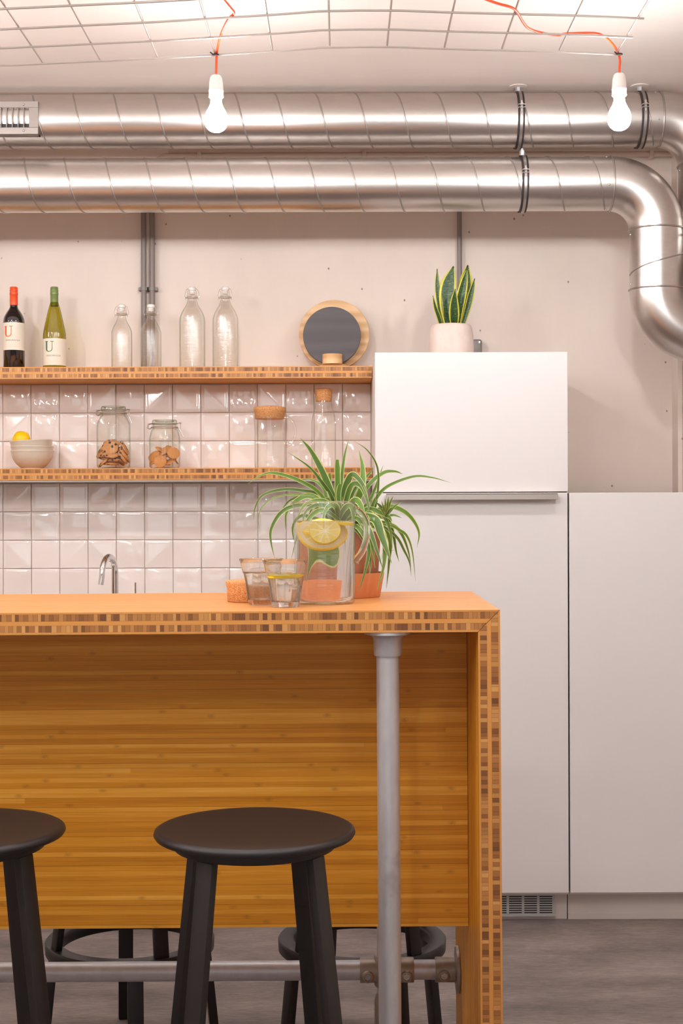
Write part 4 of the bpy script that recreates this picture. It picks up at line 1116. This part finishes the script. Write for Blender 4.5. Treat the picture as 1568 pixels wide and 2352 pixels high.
# cork lid
p = onbar(577, 1360, 2.925); b = B(); lathe(b, [(0, 0), (.0475, 0), (.049, .001), (.0495, .026), (.052, .036), (.0525, .040), (.050, .0425), (.03, .0445), (0, .045)], 48)
o = one('cork_lid', b, 'cork', 'loose cork jug lid lying behind the tumblers on the bar', 'lid', ang=60); o.location = p
# tumblers
def tumbler(px_, d, label, hgt=.090):
    p = onbar(px_, 1340, d); t = thing('tumbler', label, 'glass', p, 'faceted tumblers')
    NF = 9; n = 72; bm = B()
    outer = [(.0245, 0), (.0262, .0025), (.0275, .010), (.0318, .036), (.0352, .058), (.0374, .0635), (.0385, .068), (.0408, .080), (.0438, hgt-.001)]
    inner = [(.0418, hgt-.0012), (.0386, .080), (.0362, .068), (.0345, .060), (.0298, .036), (.0252, .014), (.022, .0105), (0, .0095)]
    rings = []
    prof = [(0, .003), (.020, .0015)]+outer+[(.0432, hgt), (.0424, hgt)]+inner
    for i, (r, h) in enumerate(prof):
        if r < 1e-6: rings.append([bm.verts.new((0, 0, h))]); continue
        rg = []; isout = 2 <= i < 2+len(outer)
        am = 0.
        if isout and h < .062: am = .055 if h > .008 else .03
        for k in range(n):
            a = 2*PI*k/n; ph_ = (a*NF/(2*PI)) % 1.
            f = 1-am*(abs(math.sin(PI*ph_)) if am else 0)
            rg.append(bm.verts.new((r*f*math.cos(a), r*f*math.sin(a), h)))
        rings.append(rg)
    for a, c in zip(rings, rings[1:]):
        if len(a) == 1:
            for k in range(n): bm.faces.new((a[0], c[k], c[(k+1) % n]))
        elif len(c) == 1:
            for k in range(n): bm.faces.new((a[k], c[0], a[(k+1) % n]))
        else:
            for k in range(n): bm.faces.new((a[k], c[k], c[(k+1) % n], a[(k+1) % n]))
    part('glass_body', bm, 'tumbler_glass', t, ang=60)
    b = B(); wl = .0655
    lathe(b, [(0, .0097), (.0222, .0107), (.0254, .0142), (.030, .036), (.0347, .060), (.0358, wl), (.0345, wl-.0008), (0, wl-.0008)], 56)
    part('water', b, 'water', t, ang=60)
    return t
tumbler(600, 2.822, 'faceted water tumbler nearer the loose cork lid')
t2 = tumbler(655, 2.748, 'faceted water tumbler with a lemon slice, next to the jug')
def lemon_slice(loc, rot, label, r=.031, th=.0055):
    t = thing('lemon_slice', label, 'fruit', loc, 'lemon slices in the water', rot)
    b = B(); lathe(b, [(0, -th/2), (r*.955, -th/2), (r*.955, th/2), (0, th/2)], 40); part('flesh', b, 'lemon_flesh', t)
    b = B(); lathe(b, [(r*.95, -th/2-.0001), (r*.99, -th/2), (r, -th/4), (r, th/4), (r*.99, th/2), (r*.95, th/2+.0001)], 40, closed=True); o = part('rind', b, 'lemon_rind', t, ang=60)
    return t
lemon_slice(t2.location+Vector((-.002, -.001, .0605)), (.03, -.04, 0), 'lemon slice floating in the tumbler next to the jug', .0325)
# jug
jp = onbar(747, 1300, 2.842); RJ = 136.5/2*2.84/F; hj = Z(1152, 2.80, 747)-jp.z+.001; RW = RJ-.0022
t = thing('glass_jug', 'clear glass jug of water with lemon slices on the bar', 'jug', jp)
b = B(); lathe(b, [(0, .003), (RJ*.85, .0015), (RJ*.93, 0), (RJ*.985, .004), (RJ, .012), (RJ, hj-.010), (RJ*1.008, hj-.002), (RJ*1.002, hj), (RJ*.985, hj-.001), (RJ*.975, hj-.006)], 72)
for v in b.verts:
    if v.co.z > hj-.022 and v.co.x < -.75*RJ:
        v.co.x -= (.010*(v.co.z-hj+.022)/.022)*max(0, 1-abs(v.co.y)/.022)
part('glass_body', b, 'clear_glass', t, ang=60)
b = B(); tube(b, [((RJ-.0004)*math.cos(a), (RJ-.0004)*math.sin(a), hj-.0012) for a in [2*PI*k/60 for k in range(60)] if math.cos(a) > -.80 or abs(math.sin(a)) > .6], .0015, 8); part('rim', b, 'clear_glass', t, ang=80)
jh = lambda py_: Z(py_, 2.84, 800)-jp.z
b = B(); tube(b, smooth_path([(RJ-.001, 0, jh(1170)), (RJ+.004, 0, jh(1171)), (RJ+.015, 0, jh(1183)), (RJ+.0225, 0, jh(1204)), (RJ+.0225, 0, jh(1235)), (RJ+.014, 0, jh(1266)), (RJ+.001, 0, jh(1287)), (RJ-.001, 0, jh(1291))], 6), [.0085, .0085, .008, .0075]+[.0068]*34+[.0075, .008, .0085, .009, .009][:5], 16)
part('handle', b, 'solid_glass', t, ang=80)
zw = Z(1196, 2.84, 747)-jp.z
b = B(); lathe(b, [(0, .0045), (RW*.85, .0045), (RW*.96, .008), (RW, .015), (RW, zw), (RW-.001, zw-.0006), (0, zw-.0006)], 72); part('water', b, 'water', t, ang=50)
lemon_slice(jp+Vector((.0, -.033, zw-.021)), (.98, -.16, .08), 'lemon slice facing the viewer in the jug', .0285)
lemon_slice(jp+Vector((-.006, .010, zw-.027)), (.95, -.12, .2), 'lemon slice tilted to the left in the jug', .037)
lemon_slice(jp+Vector((.021, .016, zw-.0055)), (.06, .05, 1.), 'lemon slice floating flat by the handle of the jug', .031)
lemon_slice(jp+Vector((-.010, .028, zw-.016)), (.30, -.10, .3), 'lemon slice lowest in the jug, behind the others', .032)

# spider plant
PY = 3.05; pc = onbar(798, 1330, PY)
t = thing('spider_plant', 'potted spider plant with striped arching leaves behind the jug', 'plant', pc)
h1 = .052; h2 = Z(1222, PY-.02, 790)-pc.z
b = B(); lathe(b, [(0, 0), (.0675, 0), (.069, .002), (.0775, h1-.003), (.0775, h1), (.0745, h1), (.067, .006), (0, .006)], 64); o = part('planter', b, 'terracotta_planter', t, ang=50); o['label'] = 'bright terracotta outer planter'
b = B(); lathe(b, [(0, .0065), (.0625, .0065), (.0690, h2-.030), (.0700, h2-.002), (.0685, h2), (.0655, h2), (.064, h2-.012), (0, h2-.014)], 64); o = part('pot', b, 'terracotta_pot', t, ang=50); o['label'] = 'darker terracotta inner pot'
b = B(); lathe(b, [(0, h2-.006), (.0645, h2-.010)], 32); part('soil', b, 'soil', t)
crown = P(790, 1212, PY)
def leaf(px_pts, wpx, y0=0., y1=0., blunt=False, root=True, bulge=0.):
    pts = []
    if root: pts.append(P(784+rnd.uniform(-16, 22), 1214, PY+rnd.uniform(-.015, .015)))
    n = len(px_pts)
    for i, (a, c) in enumerate(px_pts):
        u = i/(n-1) if n > 1 else 1; pts.append(P(a, c, PY+y0+(y1-y0)*u+bulge*math.sin(u*PI)))
    W_ = wpx*1.22/(F/PY)
    def wf(s):
        if blunt: return W_*(.75+.25*math.sin(min(s*2, 1)*PI/2))*(1 if s < .97 else .6)
        return W_*(.55+.45*math.sin(min(s/.35, 1)*PI/2)) if s < .35 else W_*max(.03, 1-((s-.35)/.65)**1.7)
    return part('leaf', ribbon(pts, wf, .3, 4, (rnd.uniform(-.3, .3), -1, .35)), 'spider_leaf', t, True, recalc=False)
LV = [([(765, 1145), (741, 1087), (713, 1035), (689, 1006)], 15, 0, -.02), ([(763, 1145), (738, 1107), (710, 1073), (660, 1038)], 8, 0, -.05),
 ([(738, 1138), (693, 1107), (638, 1088), (603, 1090), (567, 1113)], 8, 0, -.06), ([(741, 1142), (693, 1127), (645, 1125), (603, 1138), (586, 1166), (582, 1195)], 7, .01, .03),
 ([(728, 1145), (690, 1137), (650, 1138), (614, 1152), (594, 1183), (596, 1228)], 3.4, -.03, -.05), ([(722, 1150), (693, 1141), (665, 1150), (646, 1172)], 8, .03, .06),
 ([(735, 1152), (707, 1139), (679, 1152), (658, 1178), (655, 1216)], 12, 0, .0), ([(725, 1165), (679, 1162), (645, 1178), (623, 1214), (622, 1245), (631, 1284)], 9, -.03, -.05),
 ([(782, 1138), (789, 1059), (800, 1010)], 8, 0, .01), ([(827, 1131), (833, 1080), (824, 1033)], 14, 0, .03), ([(850, 1190), (866, 1140), (867, 1076), (844, 1035), (813, 1013)], 5, -.02, -.06),
 ([(789, 1142), (803, 1097), (817, 1094), (838, 1125), (848, 1178)], 14, -.02, -.06), ([(795, 1150), (808, 1115), (828, 1116), (843, 1150), (850, 1190)], 12, -.02, -.07),
 ([(844, 1118), (879, 1087), (906, 1083), (925, 1089)], 9, .02, .05), ([(846, 1180), (861, 1149), (889, 1118), (948, 1095), (992, 1097), (1035, 1109)], 7.5, -.02, -.06),
 ([(860, 1175), (894, 1164), (926, 1174), (949, 1196), (962, 1225), (957, 1258)], 10, 0, .03), ([(880, 1205), (919, 1219), (936, 1235), (947, 1270), (954, 1336)], 6, 0, .04),
 ([(865, 1205), (908, 1231), (928, 1265), (940, 1292), (944, 1324)], 6, -.01, .0), ([(860, 1200), (899, 1207), (920, 1224), (936, 1262), (944, 1302)], 9, .02, .05),
 ([(830, 1175), (858, 1171), (882, 1187), (896, 1220), (901, 1260)], 10, -.03, -.05), ([(850, 1190), (888, 1192), (902, 1225), (909, 1265), (916, 1291)], 8, .03, .05),
 ([(830, 1190), (861, 1195), (874, 1228), (887, 1262), (899, 1294)], 19, -.06, -.12), ([(825, 1200), (846, 1212), (854, 1255), (861, 1305)], 11, -.08, -.12),
 ([(825, 1195), (848, 1218), (864, 1262), (880, 1311)], 11, -.08, -.13), ([(850, 1205), (880, 1228), (882, 1292), (866, 1354)], 12, -.07, -.12),
 ([(860, 1205), (894, 1236), (893, 1292), (887, 1352)], 9, .0, .02), ([(820, 1210), (846, 1255), (840, 1305), (823, 1362)], 9, -.09, -.13),
 ([(815, 1215), (842, 1255), (850, 1290), (848, 1328)], 8, -.08, -.12), ([(800, 1175), (815, 1150), (830, 1164), (840, 1210)], 16, -.04, -.09),
 ([(815, 1190), (832, 1205), (840, 1240), (836, 1282)], 9, -.08, -.12), ([(835, 1190), (849, 1180), (853, 1200), (847, 1232)], 15, -.05, -.09),
 ([(720, 1190), (690, 1186), (672, 1212), (678, 1258)], 8, .02, .05), ([(718, 1200), (692, 1205), (680, 1240), (668, 1286)], 6, .01, .03),
 ([(760, 1165), (735, 1150), (700, 1160), (680, 1195)], 11, -.03, -.06), ([(760, 1170), (730, 1160), (702, 1176), (692, 1215)], 10, -.05, -.08),
 ([(770, 1160), (748, 1148), (722, 1160), (706, 1190)], 10, .02, .06), ([(775, 1170), (760, 1160), (745, 1178), (740, 1215)], 12, -.06, -.09),
 ([(790, 1170), (806, 1163), (812, 1190), (808, 1240)], 12, -.05, -.09), ([(750, 1175), (720, 1180), (700, 1215), (705, 1290)], 10, -.07, -.095),
 ([(755, 1160), (742, 1120), (715, 1102), (690, 1100)], 7, .03, .08), ([(800, 1160), (818, 1120), (846, 1090), (858, 1075)], 8, .04, .08), ([(840, 1160), (862, 1120), (872, 1090), (880, 1068)], 6, .03, .04),
 ([(880, 1245), (888, 1270), (905, 1262)], 4, 0, .02), ([(775, 1205), (757, 1215), (748, 1260), (752, 1330)], 9, -.085, -.10), ([(845, 1200), (868, 1218), (880, 1250), (877, 1285)], 9, .05, .08)]
for q in LV: leaf(q[0], q[1], q[2], q[3])
leaf([(775, 1145), (774, 1056)], 12, 0, 0, True); leaf([(762, 1135), (757, 1087)], 8, .01, .01, True); leaf([(779, 1150), (782, 1112)], 13, -.02, -.02, True)
# the plantlet on its runner
cpl = (886, 1187)
for tip, wp_ in (((884, 1143), 5), ((892, 1140), 6), ((903, 1139), 5), ((924, 1151), 4), ((923, 1190), 5), ((900, 1198), 7), ((868, 1166), 5), ((862, 1153), 7), ((905, 1165), 5), ((876, 1150), 4)):
    mid = ((cpl[0]+tip[0])/2, (cpl[1]+tip[1])/2-(5 if abs(tip[0]-cpl[0]) > 12 else 0))
    leaf([cpl, mid, tip], wp_*1.1, -.05, -.07, root=False)
b = B(); tube(b, smooth_path([P(810, 1200, PY), P(840, 1180, PY-.02), P(868, 1182, PY-.045), P(cpl[0], cpl[1]+1, PY-.05)], 5), .0013, 8); part('runner', b, 'spider_leaf', t, True)
